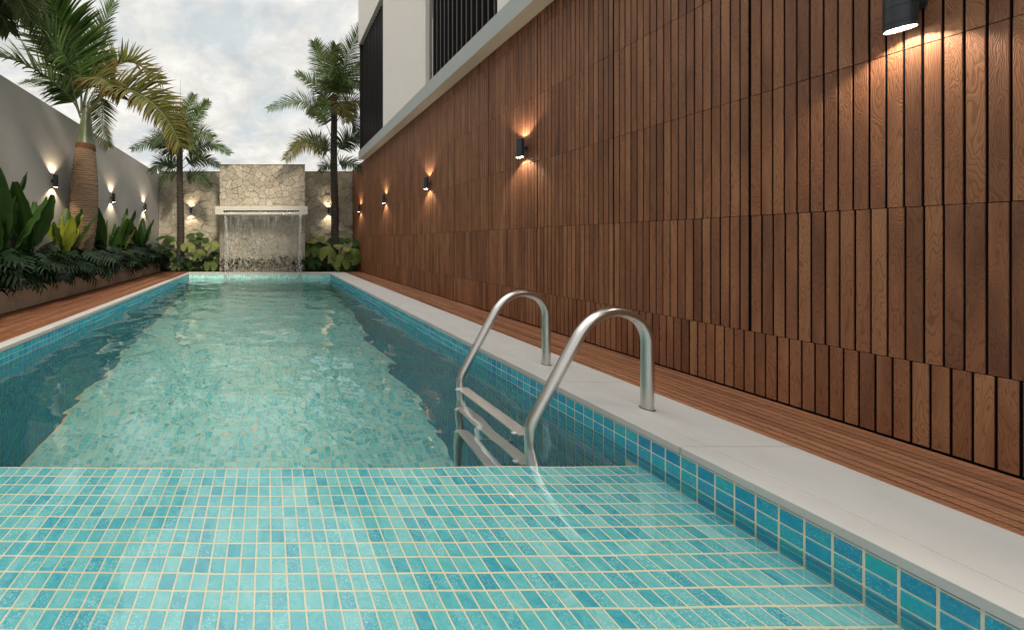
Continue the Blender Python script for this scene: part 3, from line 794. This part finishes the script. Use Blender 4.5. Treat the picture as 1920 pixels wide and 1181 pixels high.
# ---------------------------------------------------------------- palms
def curve(pts, n):
    """Catmull-Rom through the points, n samples evenly by parameter"""
    p = [Vector(q_) for q_ in pts]; p = [p[0]*2-p[1]]+p+[p[-1]*2-p[-2]]
    res = []; m_ = len(p)-3
    for s in range(n):
        u = s/(n-1)*m_; k = min(int(u), m_-1); t_ = u-k
        a, b, c, d = p[k:k+4]
        res.append(.5*((2*b)+(c-a)*t_+(2*a-5*b+4*c-d)*t_*t_+(3*b-a-3*c+d)*t_**3))
    return res
def frond(parent, pts, leaf_len, nleaf, mat, seed, start=.25, droop=.35, width=.022, r0=.016, lift=.35, up=None, gold=0.):
    rr = random.Random(seed); nleaf = int(nleaf*FULL)
    C = curve(pts, 40); n = len(C)
    rb = MB(); rb.tube(C, [r0*(1-.85*(i/(n-1))**.7)+.0015 for i in range(n)], 7)
    fr = rb.build('frond', M['rachis'], parent, True)
    mb = MB()
    for i in range(nleaf):
        u = start+(1-start)*(i+.5)/nleaf
        f_ = u*(n-1); k = min(int(f_), n-2); p0 = C[k].lerp(C[k+1], f_-k)
        T = (C[min(k+2, n-1)]-C[max(k-1, 0)]).normalized()
        upv = Vector(up) if up else ROLL
        side = T.cross(upv)
        if side.length < .25: side = T.cross(Vector((0, -1, .2)))
        side.normalize(); nrm = side.cross(T).normalized()
        w_ = (u-start)/(1-start)
        env_ = (.55+.45*math.sin(math.pi*min(1, w_*1.15+.12))) if w_ < .8 else (.62-1.5*(w_-.8))
        for sg in (1, -1):
            ln = leaf_len*env_*rr.uniform(.82, 1.1)
            fwd = .28+.75*w_+rr.uniform(-.1, .1)
            d = (side*sg*(1.0)+T*fwd+nrm*(lift*rr.uniform(.3, 1.3))).normalized()
            wv = T.copy()
            wd = width*rr.uniform(.75, 1.15)*(1-.35*w_)
            seg = 5; vs = []; tp = []; p = p0.copy(); dd = d.copy()
            dr_ = droop*rr.uniform(.5, 1.6)
            for s in range(seg+1):
                t_ = s/seg
                ww = wd*math.sin(math.pi*min(1, .16+.84*t_))**.8 if t_ < 1 else .0006
                ww = max(ww*(1-.25*t_), .0008)
                nn = dd.cross(wv).normalized(); wl = nn.cross(dd).normalized()
                vs += [p-wl*ww-nn*ww*.35, p+nn*ww*.12, p+wl*ww-nn*ww*.35]
                c_ = min(1, gold*.5+max(0, t_-.45)*1.5*(.25+gold)*rr.uniform(.7, 1.2)); tp += [c_]*3
                dd = (dd+Vector((0, 0, -1))*dr_*(.25+t_)*.45).normalized()
                p = p+dd*ln/seg
            fs = []
            for s in range(seg):
                a = s*3; fs += [(a, a+1, a+4, a+3), (a+1, a+2, a+5, a+4)]
            mb.add(vs, fs, rr.random(), tp)
    lo = mb.build('leaflets', mat, fr, True, kind='stuff')
    return fr

FULL = 1.45
ROLL = Vector((0, -.75, .66))     # the fronds are twisted about their ribs
# big bottle palm in the planter
bp = athing('bottle_palm', 'stout bottle palm with swollen ringed trunk and huge arching fronds by the grey wall', 'palm tree', (-3.30, 5.5, .38))
tr_c = [(-3.29, 5.50, .35), (-3.27, 5.49, .6), (-3.24, 5.49, .95), (-3.22, 5.49, 1.3), (-3.215, 5.49, 1.6), (-3.21, 5.49, 1.85), (-3.20, 5.49, 2.08), (-3.195, 5.49, 2.30), (-3.19, 5.49, 2.47)]
tr_r = [.14, .165, .192, .215, .222, .215, .195, .172, .150]
C = curve(tr_c, 90); rad = []
for i in range(90):
    u = i/89*8; k = min(int(u), 7); r_ = tr_r[k]+(tr_r[k+1]-tr_r[k])*(u-k)
    rad.append(r_*(1+.018*((i % 4) == 0)-.012*((i % 4) == 2)+.006*math.sin(i*1.7)))
mb = MB(); mb.tube(C, rad, 32); mb.build('trunk', M['trunk'], bp, True)
mb = MB(); mb.tube([(-3.19, 5.49, 2.455), (-3.188, 5.49, 2.48), (-3.186, 5.49, 2.51), (-3.186, 5.49, 2.555)], [.152, .164, .158, .149], 30); mb.build('leaf_scar', M['husk'], bp, True)
mb = MB(); mb.tube(curve([(-3.187, 5.49, 2.55), (-3.185, 5.49, 2.7), (-3.18, 5.49, 2.9), (-3.175, 5.49, 3.1), (-3.17, 5.49, 3.25)], 20), [.152-.105*(i/19)**.9 for i in range(20)], 26); mb.build('crownshaft', M['crownshaft'], bp, True)
def fp(l): return [P(x, y, Y_) for (x, y, Y_) in l]
frond(bp, fp([(152,222,5.49),(140,195,5.45),(112,165,5.3),(60,128,5.0),(5,108,4.7),(-60,110,4.5)]), .62, 46, M['palm_leaf'], 1, .22, .30, .021, .020, .55, gold=.1)
frond(bp, fp([(153,212,5.5),(152,170,5.55),(147,120,5.5),(130,70,5.3),(104,20,5.0),(70,-35,4.7)]), .86, 50, M['palm_leaf'], 2, .20, .22, .027, .022, .25, up=(.2,-1,.25), gold=0)
frond(bp, fp([(158,225,5.49),(178,195,5.35),(205,172,5.2),(240,170,5.1),(280,190,5.0),(318,232,4.9),(338,275,4.85)]), .64, 60, M['palm_leaf_gold'], 3, .28, .45, .030, .034, .75, gold=.22)
frond(bp, fp([(155,215,5.5),(165,165,5.9),(175,110,6.1),(190,60,6.1),(215,5,6.0)]), .62, 40, M['palm_leaf'], 4, .25, .25, .022, .018, .3, up=(-.2,-1,.3), gold=.05)
frond(bp, fp([(157,218,5.5),(170,190,5.8),(186,178,6.1),(192,205,6.2),(193,240,6.2),(203,275,6.2)]), .50, 34, M['palm_leaf_gold'], 5, .35, .12, .016, .013, .2, up=(-.3,-1,.1), gold=.15)
frond(bp, fp([(150,218,5.5),(138,170,5.3),(128,120,5.0),(95,75,4.7),(60,40,4.4),(20,20,4.2)]), .55, 42, M['palm_leaf'], 6, .3, .35, .020, .018, .3, up=(.3,-.8,.5), gold=.05)
frond(bp, fp([(155,212,5.5),(180,165,5.6),(215,125,5.7),(255,120,5.8),(305,160,5.9)]), .52, 38, M['palm_leaf_gold'], 9, .35, .2, .022, .015, .8, gold=.18)
frond(bp, fp([(150,215,5.5),(135,180,5.8),(105,160,6.1),(75,150,6.4),(45,155,6.6)]), .48, 30, M['palm_leaf_dark'], 10, .3, .25, .018, .014, .4, gold=.1)
frond(bp, fp([(154,212,5.5),(160,178,5.3),(172,150,5.1),(195,150,4.95),(225,185,4.9)]), .55, 30, M['palm_leaf_gold'], 12, .35, .4, .022, .016, .4, gold=.35)

# nearer palm whose crown is mostly beyond the left edge of the picture
np_ = athing('fan_frond_palm', 'second palm beyond the left edge with dark fronds hanging into the top left corner', 'palm tree', (-3.3, 3.1, .38))
mb = MB(); mb.tube(curve([(-3.31,3.1,.35),(-3.29,3.1,1.0),(-3.28,3.1,2.0),(-3.27,3.1,2.8)], 50), [.16-.05*(i/49) for i in range(50)], 24); mb.build('trunk', M['trunk'], np_, True)
mb = MB(); mb.tube(curve([(-3.27,3.1,2.78),(-3.26,3.1,3.0),(-3.25,3.1,3.3)], 14), [.11-.07*(i/13) for i in range(14)], 20); mb.build('crownshaft', M['crownshaft'], np_, True)
for sd_, l in ((31, [(-3.25,3.1,3.25),(-3.15,3.2,3.6),(-3.0,3.5,3.88),(-2.95,3.85,3.80),(-2.97,4.25,3.45)]), (32, [(-3.25,3.1,3.25),(-3.0,3.0,3.75),(-2.5,2.8,4.1),(-2.0,2.5,4.0)]),
               (33, [(-3.25,3.1,3.25),(-3.3,2.7,3.8),(-3.2,2.2,4.0),(-3.1,1.6,3.7)]), (34, [(-3.25,3.1,3.25),(-3.5,3.2,3.8),(-3.9,3.3,4.0),(-4.3,3.4,3.7)]),
               (35, [(-3.25,3.1,3.25),(-3.35,3.3,3.9),(-3.6,3.7,4.3),(-3.8,4.2,4.2)]), (36, [(-3.25,3.1,3.25), P(-85,-75,3.3), P(-30,-70,3.4), P(22,-25,3.5), P(58,40,3.6)]), (37, [(-3.25,3.1,3.25), P(-90,-30,3.3), P(-50,-20,3.5), P(-10,10,3.6), P(18,60,3.7)])):
    frond(np_, l, .42 if sd_ > 35 else .50, 40, M['palm_leaf_dark'], sd_, .25, .6, .018, .018, .1, gold=.15)

FULL = 1.5
ROLL = Vector((.15, -.85, .5))
def slim_palm(label, base, top_z, r_, fronds, seed, spear):
    t = athing('slim_palm', label, 'palm tree', base, 'slim palms before the stone wall')
    bx, by, bz = base; rr = random.Random(seed)
    cc = curve([(bx, by, bz-.05), (bx+.02, by, bz+(top_z-bz)*.3), (bx-.015, by, bz+(top_z-bz)*.65), (bx+.005, by, top_z)], 80)
    mb = MB(); mb.tube(cc, [(r_*(1-.28*i/79))*(1+.05*((i % 5) == 0)) for i in range(80)], 16); mb.build('trunk', M['trunk_dark'], t, True)
    for k, (pts, ll, nl, mt, up, dp) in enumerate(fronds):
        frond(t, fp([(x, y, by+dy) for (x, y, dy) in pts]), ll*1.28, int(nl*1.35), M[mt], seed*50+k, (.26), dp*1.15, .0165, .011, .35, up=up, gold=.12 if mt != 'palm_leaf_gold' else .35)
    mb = MB(); mb.tube([(bx, by, top_z-.1), (bx+.01, by, spear)], [.014, .002], 6); mb.build('spear_leaf', M['stem'], t, True)
    return t
D, G, K = 'palm_leaf', 'palm_leaf_gold', 'palm_leaf_dark'
fb = (0, -1, .25)
slim_palm('slim dark palm standing against the stone wall right of the water feature', (2.0, 9.42, 0), 5.25, .125, [
    ([(626,305,0),(618,285,.1),(598,268,.15),(570,262,.2),(548,282,.2)], .40, 32, K, None, .5),
    ([(626,318,0),(640,306,-.1),(662,308,-.3),(684,325,-.4)], .34, 22, K, None, .5),
    ([(625,322,0),(618,312,-.1),(608,312,-.2),(600,322,-.3)], .24, 12, K, None, .5),
    ([(624,312,0),(612,290,-.1),(592,272,-.3),(562,272,-.5),(535,300,-.7)], .46, 38, G, None, .55),
    ([(628,300,0),(640,275,0),(660,258,-.1),(680,262,-.2)], .42, 28, K, None, .5),
    ([(624,265,0),(612,235,-.1),(592,205,-.2),(555,190,-.4),(503,205,-.6)], .46, 42, D, None, .45),
    ([(627,240,0),(640,212,-.2),(660,192,-.4),(690,196,-.6)], .50, 34, G, None, .6),
    ([(627,230,0),(645,215,.1),(662,225,.2),(672,258,.2)], .42, 28, K, None, .6),
    ([(625,230,0),(612,190,0),(590,160,-.1),(556,140,-.2)], .46, 38, D, None, .35),
    ([(626,215,0),(616,165,.1),(602,115,.1),(588,78,.1)], .44, 40, D, fb, .25),
    ([(627,215,0),(634,165,-.1),(650,110,-.2),(680,48,-.3)], .50, 46, D, fb, .25),
    ([(627,205,0),(622,165,-.3),(612,140,-.5),(596,145,-.8)], .42, 30, D, None, .45),
    ([(627,210,0),(638,165,-.3),(655,150,-.5),(675,165,-.7)], .46, 34, D, None, .45),
    ([(627,225,0),(620,200,-.4),(610,200,-.7),(600,225,-.9)], .40, 26, D, None, .5),
    ([(627,225,0),(632,195,-.4),(642,200,-.7),(648,230,-.9)], .42, 28, G, None, .5),
    ([(627,220,0),(640,180,.4),(660,140,.6),(680,120,.7)], .42, 34, K, fb, .4),
    ([(627,200,0),(624,150,-.1),(622,110,-.2),(630,85,-.3)], .40, 32, D, fb, .3),
    ([(627,225,0),(610,205,.4),(595,200,.6),(580,215,.8)], .38, 26, K, None, .4),
], 3, 7.05)
slim_palm('slim dark palm standing against the stone wall left of the water feature', (-2.63, 9.42, 0), 4.6, .115, [
    ([(338,345,0),(325,330,-.1),(312,328,-.3),(300,345,-.4)], .26, 18, K, None, .5),
    ([(340,348,0),(355,334,-.1),(375,330,-.3),(395,350,-.4)], .30, 24, K, None, .5),
    ([(338,330,0),(325,312,-.1),(305,305,-.2),(283,322,-.4)], .36, 26, K, None, .5),
    ([(338,305,0),(325,285,-.2),(295,266,-.4),(248,280,-.7)], .42, 36, K, None, .5),
    ([(340,305,0),(360,285,-.2),(395,270,-.3),(432,288,-.5)], .36, 36, D, None, .5),
    ([(340,318,0),(358,305,.1),(382,298,.2),(412,312,.2)], .34, 28, K, None, .5),
    ([(340,285,0),(352,250,0),(372,215,-.1),(392,190,-.1)], .32, 30, D, fb, .3),
    ([(340,290,0),(355,265,-.3),(378,250,-.5),(400,258,-.7)], .36, 30, D, None, .45),
    ([(339,280,0),(330,245,.1),(318,215,.2),(300,195,.2)], .40, 30, D, fb, .3),
    ([(339,280,0),(344,240,.1),(352,205,.2),(364,178,.3)], .36, 32, D, fb, .3),
    ([(339,285,0),(325,262,-.4),(305,255,-.6),(285,270,-.8)], .38, 28, K, None, .5),
    ([(339,285,0),(340,262,-.4),(348,258,-.7),(360,280,-.9)], .34, 26, D, None, .5),
    ([(339,280,0),(334,250,-.2),(330,230,-.4),(320,225,-.6)], .36, 24, D, None, .4),
], 5, 5.75)

# ---------------------------------------------------------------- leafy plants
def paddle_leaf(mat, seed, length, width):
    """upright paddle leaf on a stalk, base at the origin, leaning along +X"""
    rr = random.Random(seed); mb = MB()
    stalk = length*.45; lean = rr.uniform(.15, .5); n = 14; C = []
    for i in range(n+1):
        t_ = i/n; C.append(Vector((lean*length*t_**1.8*1.1, rr.uniform(-.002, .002), (stalk+length)*t_*(1-.18*t_*lean))))
    mb.tube(C[:6], [.011-.001*i for i in range(6)], 7, rnd=.3)
    vs = []; tp = []; m_ = 5
    for i in range(4, n+1):
        t_ = (i-4)/(n-4); T = (C[min(i+1, n)]-C[i-1]).normalized(); sd_ = Vector((0, 1, 0)); nn = T.cross(sd_).normalized()
        ww = width*(math.sin(math.pi*min(1, t_*.93+.03))**.65)*(1-.25*t_)+.002
        for s in (-1, -.5, 0, .5, 1):
            wav = .012*math.sin(t_*23+s*3+seed)*abs(s)
            vs.append(C[i]+sd_*ww*s*.92-nn*(abs(s)**1.3*ww*.38+wav)); tp.append(.12+.5*abs(s)**3*.5+(.35 if s == 0 else 0))
    k = n-4+1
    fs = [(a*m_+b, a*m_+b+1, (a+1)*m_+b+1, (a+1)*m_+b) for a in range(k-1) for b in range(m_-1)]
    mb.add(vs, fs, rr.random(), tp)
    me = mb.build('leaf', mat, None, True); return me
def cut_leaf(seed):
    """split leaf with deep lobes, midrib along +X"""
    rr = random.Random(seed); mb = MB(); Ln = .24
    vs = []; fs = []; tp = []
    n = 7
    def rib(t_): return Vector((Ln*t_, 0, -.12*Ln*t_**2))
    for sg in (1, -1):
        for i in range(n):
            t0, t1 = i/n, (i+.92)/n; tm = (t0+t1)/2
            w_ = Ln*.52*math.sin(math.pi*(.16+.78*tm))**.7*rr.uniform(.85, 1.1)
            a = rib(t0); b = rib(min(1, t1)); base = len(vs)
            fw = Ln*(.10+.18*tm)
            q1 = rib(t0)+Vector((fw*.5, sg*w_*.55, -.02*Ln)); q2 = rib(min(1, t1))+Vector((fw*.35, sg*w_*.55, -.02*Ln))
            e1 = rib(t0)+Vector((fw, sg*w_*.95, -.16*Ln)); e2 = rib(min(1, t1))+Vector((fw*.75, sg*w_*.93, -.18*Ln)); tipv = (e1+e2)/2+Vector((fw*.25, sg*w_*.12, -.05*Ln))
            vs += [a, b, q2, q1, e2, e1, tipv]; tp += [.5, .5, .05, .05, .1, .1, .1]
            f_ = [(0, 1, 2, 3), (3, 2, 4, 5), (5, 4, 6)]
            fs += [tuple(base+k for k in (f if sg > 0 else f[::-1])) for f in f_]
    mb.add(vs, fs, rr.random(), tp)
    mb.tube([(-.10, 0, -.05), (-.04, 0, -.005), (0, 0, 0)], [.003, .003, .0025], 4)
    return mb.build('leaf', M['cutleaf'], None, True)
def fan_leaf(mat, seed):
    """round pleated fan leaf, centre at the origin, facing +Z, radius 1"""
    rr = random.Random(seed); mb = MB(); n = 34; span = R(320)
    rings = (.06, .35, .7, 1.0)
    vs = []; tp = []
    for q_ in rings:
        for k in range(n*2+1):
            a = -span/2+span*k/(n*2); z = (.05 if k % 2 else -.05)*q_*1.1-.16*q_*q_+.04*math.sin(3*a+seed)*q_
            r_ = q_
            if q_ == 1.0: r_ = (1.0 if k % 2 else .93)*(1+.04*math.sin(a*5+seed))
            vs.append((r_*math.cos(a), r_*math.sin(a), z)); tp.append(.1+.55*(k % 2)*q_*.6)
    m_ = n*2+1
    fs = [(i*m_+k, (i+1)*m_+k, (i+1)*m_+k+1, i*m_+k+1) for i in range(len(rings)-1) for k in range(m_-1)]
    mb.add(vs, fs, rr.random(), tp)
    return mb.build('leaf', mat, None, False)
def hide_proto(o): me = o.data; bpy.data.objects.remove(o); return me
PAD = [hide_proto(paddle_leaf(M['paddle'], 40+i, .50+.05*i, .085+.008*i)) for i in range(3)]
PAD_LIT = [hide_proto(paddle_leaf(M['paddle_lamplit'], 50+i, .46+.05*i, .085)) for i in range(2)]
CUT = [hide_proto(cut_leaf(60+i)) for i in range(4)]
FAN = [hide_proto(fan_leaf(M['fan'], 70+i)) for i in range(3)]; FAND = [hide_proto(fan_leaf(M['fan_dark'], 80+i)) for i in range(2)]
def child(name, me, parent, loc, rot, sc):
    o = bpy.data.objects.new(name, me); COL.objects.link(o); o.parent = parent; o.location = loc; o.rotation_euler = rot; o.scale = (sc, sc, sc) if not isinstance(sc, tuple) else sc
    return o
def paddle_plant(x, y, z, n, ny_, sc, seed, label):
    t = thing('paddle_leaf_plant', label, 'plant', (x, y, z), 0, 'upright paddle leaved plants in the planter'); rr = random.Random(seed)
    for k in range(n+ny_):
        me = rr.choice(PAD) if k < n else rr.choice(PAD_LIT)
        a = 2*math.pi*(k*.381966)+rr.uniform(-.3, .3)
        child('leaf', me, t, (rr.uniform(-.04, .04), rr.uniform(-.05, .05), rr.uniform(-.05, .02)), (rr.uniform(-.12, .12), rr.uniform(-.15, .22), a), sc*rr.uniform(.8, 1.12))
for a in ((-3.30, 3.85, .47, 9, 1, 1.45, 1, 'leftmost upright dark green paddle leaved plant in the planter'),
          (-3.30, 4.30, .47, 7, 0, 1.35, 2, 'tall dark paddle leaved plant next to the leftmost one'),
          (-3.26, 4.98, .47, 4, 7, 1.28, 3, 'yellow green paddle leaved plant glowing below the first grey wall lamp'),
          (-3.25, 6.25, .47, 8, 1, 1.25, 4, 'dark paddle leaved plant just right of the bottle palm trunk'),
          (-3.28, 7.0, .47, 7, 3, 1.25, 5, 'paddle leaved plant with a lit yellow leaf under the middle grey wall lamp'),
          (-3.28, 8.1, .47, 9, 1, 1.25, 6, 'rightmost paddle leaved plant in the planter near the stone corner')):
    paddle_plant(*a)
def cut_plant(x, y, z, n, seed, label, spread=(.20, .26), group='dark cut leaf plants spilling over the planter'):
    t = thing('cut_leaf_plant', label, 'plant', (x, y, z), 0, group); rr = random.Random(seed)
    for k in range(n):
        a = rr.uniform(-math.pi, math.pi); u = rr.random()**.5
        lx = math.cos(a)*spread[0]*u*1.1; ly = math.sin(a)*spread[1]*u*1.25
        if x+lx < XLW+.12: lx = XLW+.12-x
        lz = rr.uniform(.0, .44)*(1-.45*u)
        if x+lx > XP+.03: lz = rr.uniform(-.02, .26)
        child('leaf', rr.choice(CUT), t, (lx, ly, lz), (rr.uniform(-.5, .5), rr.uniform(.0, .95), a*.8+rr.uniform(-.5, .5) if lx < .1 else rr.uniform(-.9, .9)), rr.uniform(.8, 1.45))
    mb = MB()
    for k in range(6):
        a = rr.uniform(-1.5, 1.5); mb.tube(curve([(0, 0, -.08), (.05*math.cos(a), .06*math.sin(a), .1), (.14*math.cos(a), .18*math.sin(a), .16)], 6), .004, 5)
    mb.build('stem', M['stem'], t)
y = 3.0; k = 0
while y < 9.2:
    nl_ = int(round((5.38-y)/.34)); nr_ = int(round((y-5.72)/.34))
    lb = 'dark cut leaf plant in the planter, %s to the %s of the bottle palm trunk' % ((ORD[nl_], 'left') if y < 5.5 else (ORD[nr_], 'right'))
    cut_plant(-3.19, y, .47, 34 if y < 6 else 30, 100+k, lb)
    y += .34; k += 1
def fan_plant(x, y, lv, seed, label, group):
    """lv: (photo x, photo y, radius m, tilt towards the viewer, dark?) per leaf"""
    t = athing('fan_leaf_plant', label, 'plant', (x, y, 0), group); rr = random.Random(seed); mb = MB()
    for (px, py, dY, rad_, tilt, dk) in lv:
        c = P(px, py, y+dY); loc = c-Vector(t.location)
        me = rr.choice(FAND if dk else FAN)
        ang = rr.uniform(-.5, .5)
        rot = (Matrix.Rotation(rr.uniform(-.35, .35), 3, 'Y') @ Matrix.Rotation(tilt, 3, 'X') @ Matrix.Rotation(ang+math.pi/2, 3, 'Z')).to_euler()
        child('leaf', me, t, loc, rot, rad_*rr.uniform(.72, .95))
        mb.tube(curve([(x+rr.uniform(-.05, .05), y, -.03), ((x+c.x)/2, y+dY*.3+.05, c.z*.6+.08), tuple(c)], 8), [.008]*8, 5)
    mb.build('stalk', M['stem'], t, True)
gl, grp = 'pale fan leaved plants before the stone wall', 'pale fan leaved plants before the stone wall'
fan_plant(-2.62, 9.28, [(352,462,-.1,.30,.75,0),(330,452,.2,.26,.5,0),(318,478,-.2,.25,.9,0),(330,500,-.22,.22,1.0,0),(310,446,.3,.30,.4,1),(345,492,-.1,.26,.8,1),(305,470,.0,.25,.7,1),(365,440,.35,.30,.4,1)], 1, 'pale fan leaved plant at the foot of the slim left palm', grp)
fan_plant(-1.95, 9.28, [(397,460,-.1,.30,.7,0),(372,478,-.2,.30,.95,0),(395,498,-.22,.22,1.0,0),(378,450,.25,.30,.5,1),(405,480,.0,.24,.7,1),(362,498,-.1,.24,.9,1),(385,488,.05,.28,.7,1)], 2, 'pale fan leaved plant just left of the water curtain', grp)
fan_plant(1.45, 9.28, [(592,447,.25,.32,.35,0),(583,470,-.05,.28,.7,0),(605,462,.1,.30,.6,1),(590,492,-.2,.26,.9,1),(575,488,-.1,.24,.8,1),(577,458,.2,.26,.6,1)], 3, 'fan leaved plant just right of the water curtain', grp)
fan_plant(2.15, 9.25, [(642,462,-.1,.32,.4,0),(615,477,-.2,.30,1.25,0),(640,492,-.25,.30,1.2,0),(662,480,-.2,.30,1.2,0),(630,450,.2,.30,.5,1),(660,452,.1,.28,.6,1),(650,500,-.22,.22,1.2,1),(625,497,-.1,.26,.9,1),(672,466,0,.26,.7,1)], 4, 'large round pale fan leaved plant in the corner by the timber wall', grp)
# low dark filler plants behind them
k = 0
for (x_, n_) in ((-3.0, 26), (-2.55, 26), (-2.1, 26), (-1.7, 20), (1.3, 20), (1.75, 26), (2.2, 26), (2.5, 18)):
    t = thing('cut_leaf_plant', 'low dark leafy plant at the back of the bed, %s %s of the water curtain' % ((ORD[3-k], 'left') if k < 4 else (ORD[k-4], 'right')), 'plant', (x_, 9.45, 0), 0, 'low dark plants at the back of the bed'); rr = random.Random(300+k)
    for q_ in range(n_):
        child('leaf', rr.choice(CUT), t, (rr.uniform(-.24, .24), rr.uniform(-.38, .25), rr.uniform(.0, .5)), (rr.uniform(-.5, .5), rr.uniform(0, .8), rr.uniform(-3.1, 0)), rr.uniform(.6, 1.0))
    k += 1
# small leafed shrubs below the water ledge
k = 0
for x_ in (-1.25, -.9, -.55, -.2, .15, .5, .85, 1.1):
    rr = random.Random(400+k); mb = MB()
    for q_ in range(330):
        u = Vector((rr.gauss(0, 1), rr.gauss(0, 1), rr.gauss(0, 1))).normalized()*rr.random()**.4
        c = Vector((x_+u.x*.24, 9.26+u.y*.19, .22+u.z*.25*(.9+.2*rr.random())))
        d = Vector((rr.gauss(0, 1), rr.gauss(0, 1)-.3, rr.gauss(0, .7))).normalized(); s_ = d.orthogonal().normalized(); s_.rotate(Quaternion(d, rr.uniform(0, 6.28)))
        ln = rr.uniform(.045, .085); wd = ln*.36
        mb.add([c, c+d*ln*.5+s_*wd, c+d*ln, c+d*ln*.5-s_*wd], [(0, 1, 2, 3)], rr.random(), [0, rr.random()*.5, .6*rr.random(), 0])
    sh_ = athing('low_shrub', 'low small leafed shrub behind the falling water, %s from the left edge of the sheet' % ORD[k], 'shrub', (x_, 9.26, 0), 'low shrubs behind the water curtain')
    mb.build('foliage', M['shrub'], sh_, kind='stuff')
    mb = MB()
    for q_ in range(7): mb.tube(curve([(x_, 9.26, -.03), (x_+rr.uniform(-.08, .08), 9.26+rr.uniform(-.06, .06), .15), (x_+rr.uniform(-.2, .2), 9.26+rr.uniform(-.15, .15), .38)], 6), .004, 5)
    mb.build('stem', M['stem'], sh_)
    k += 1
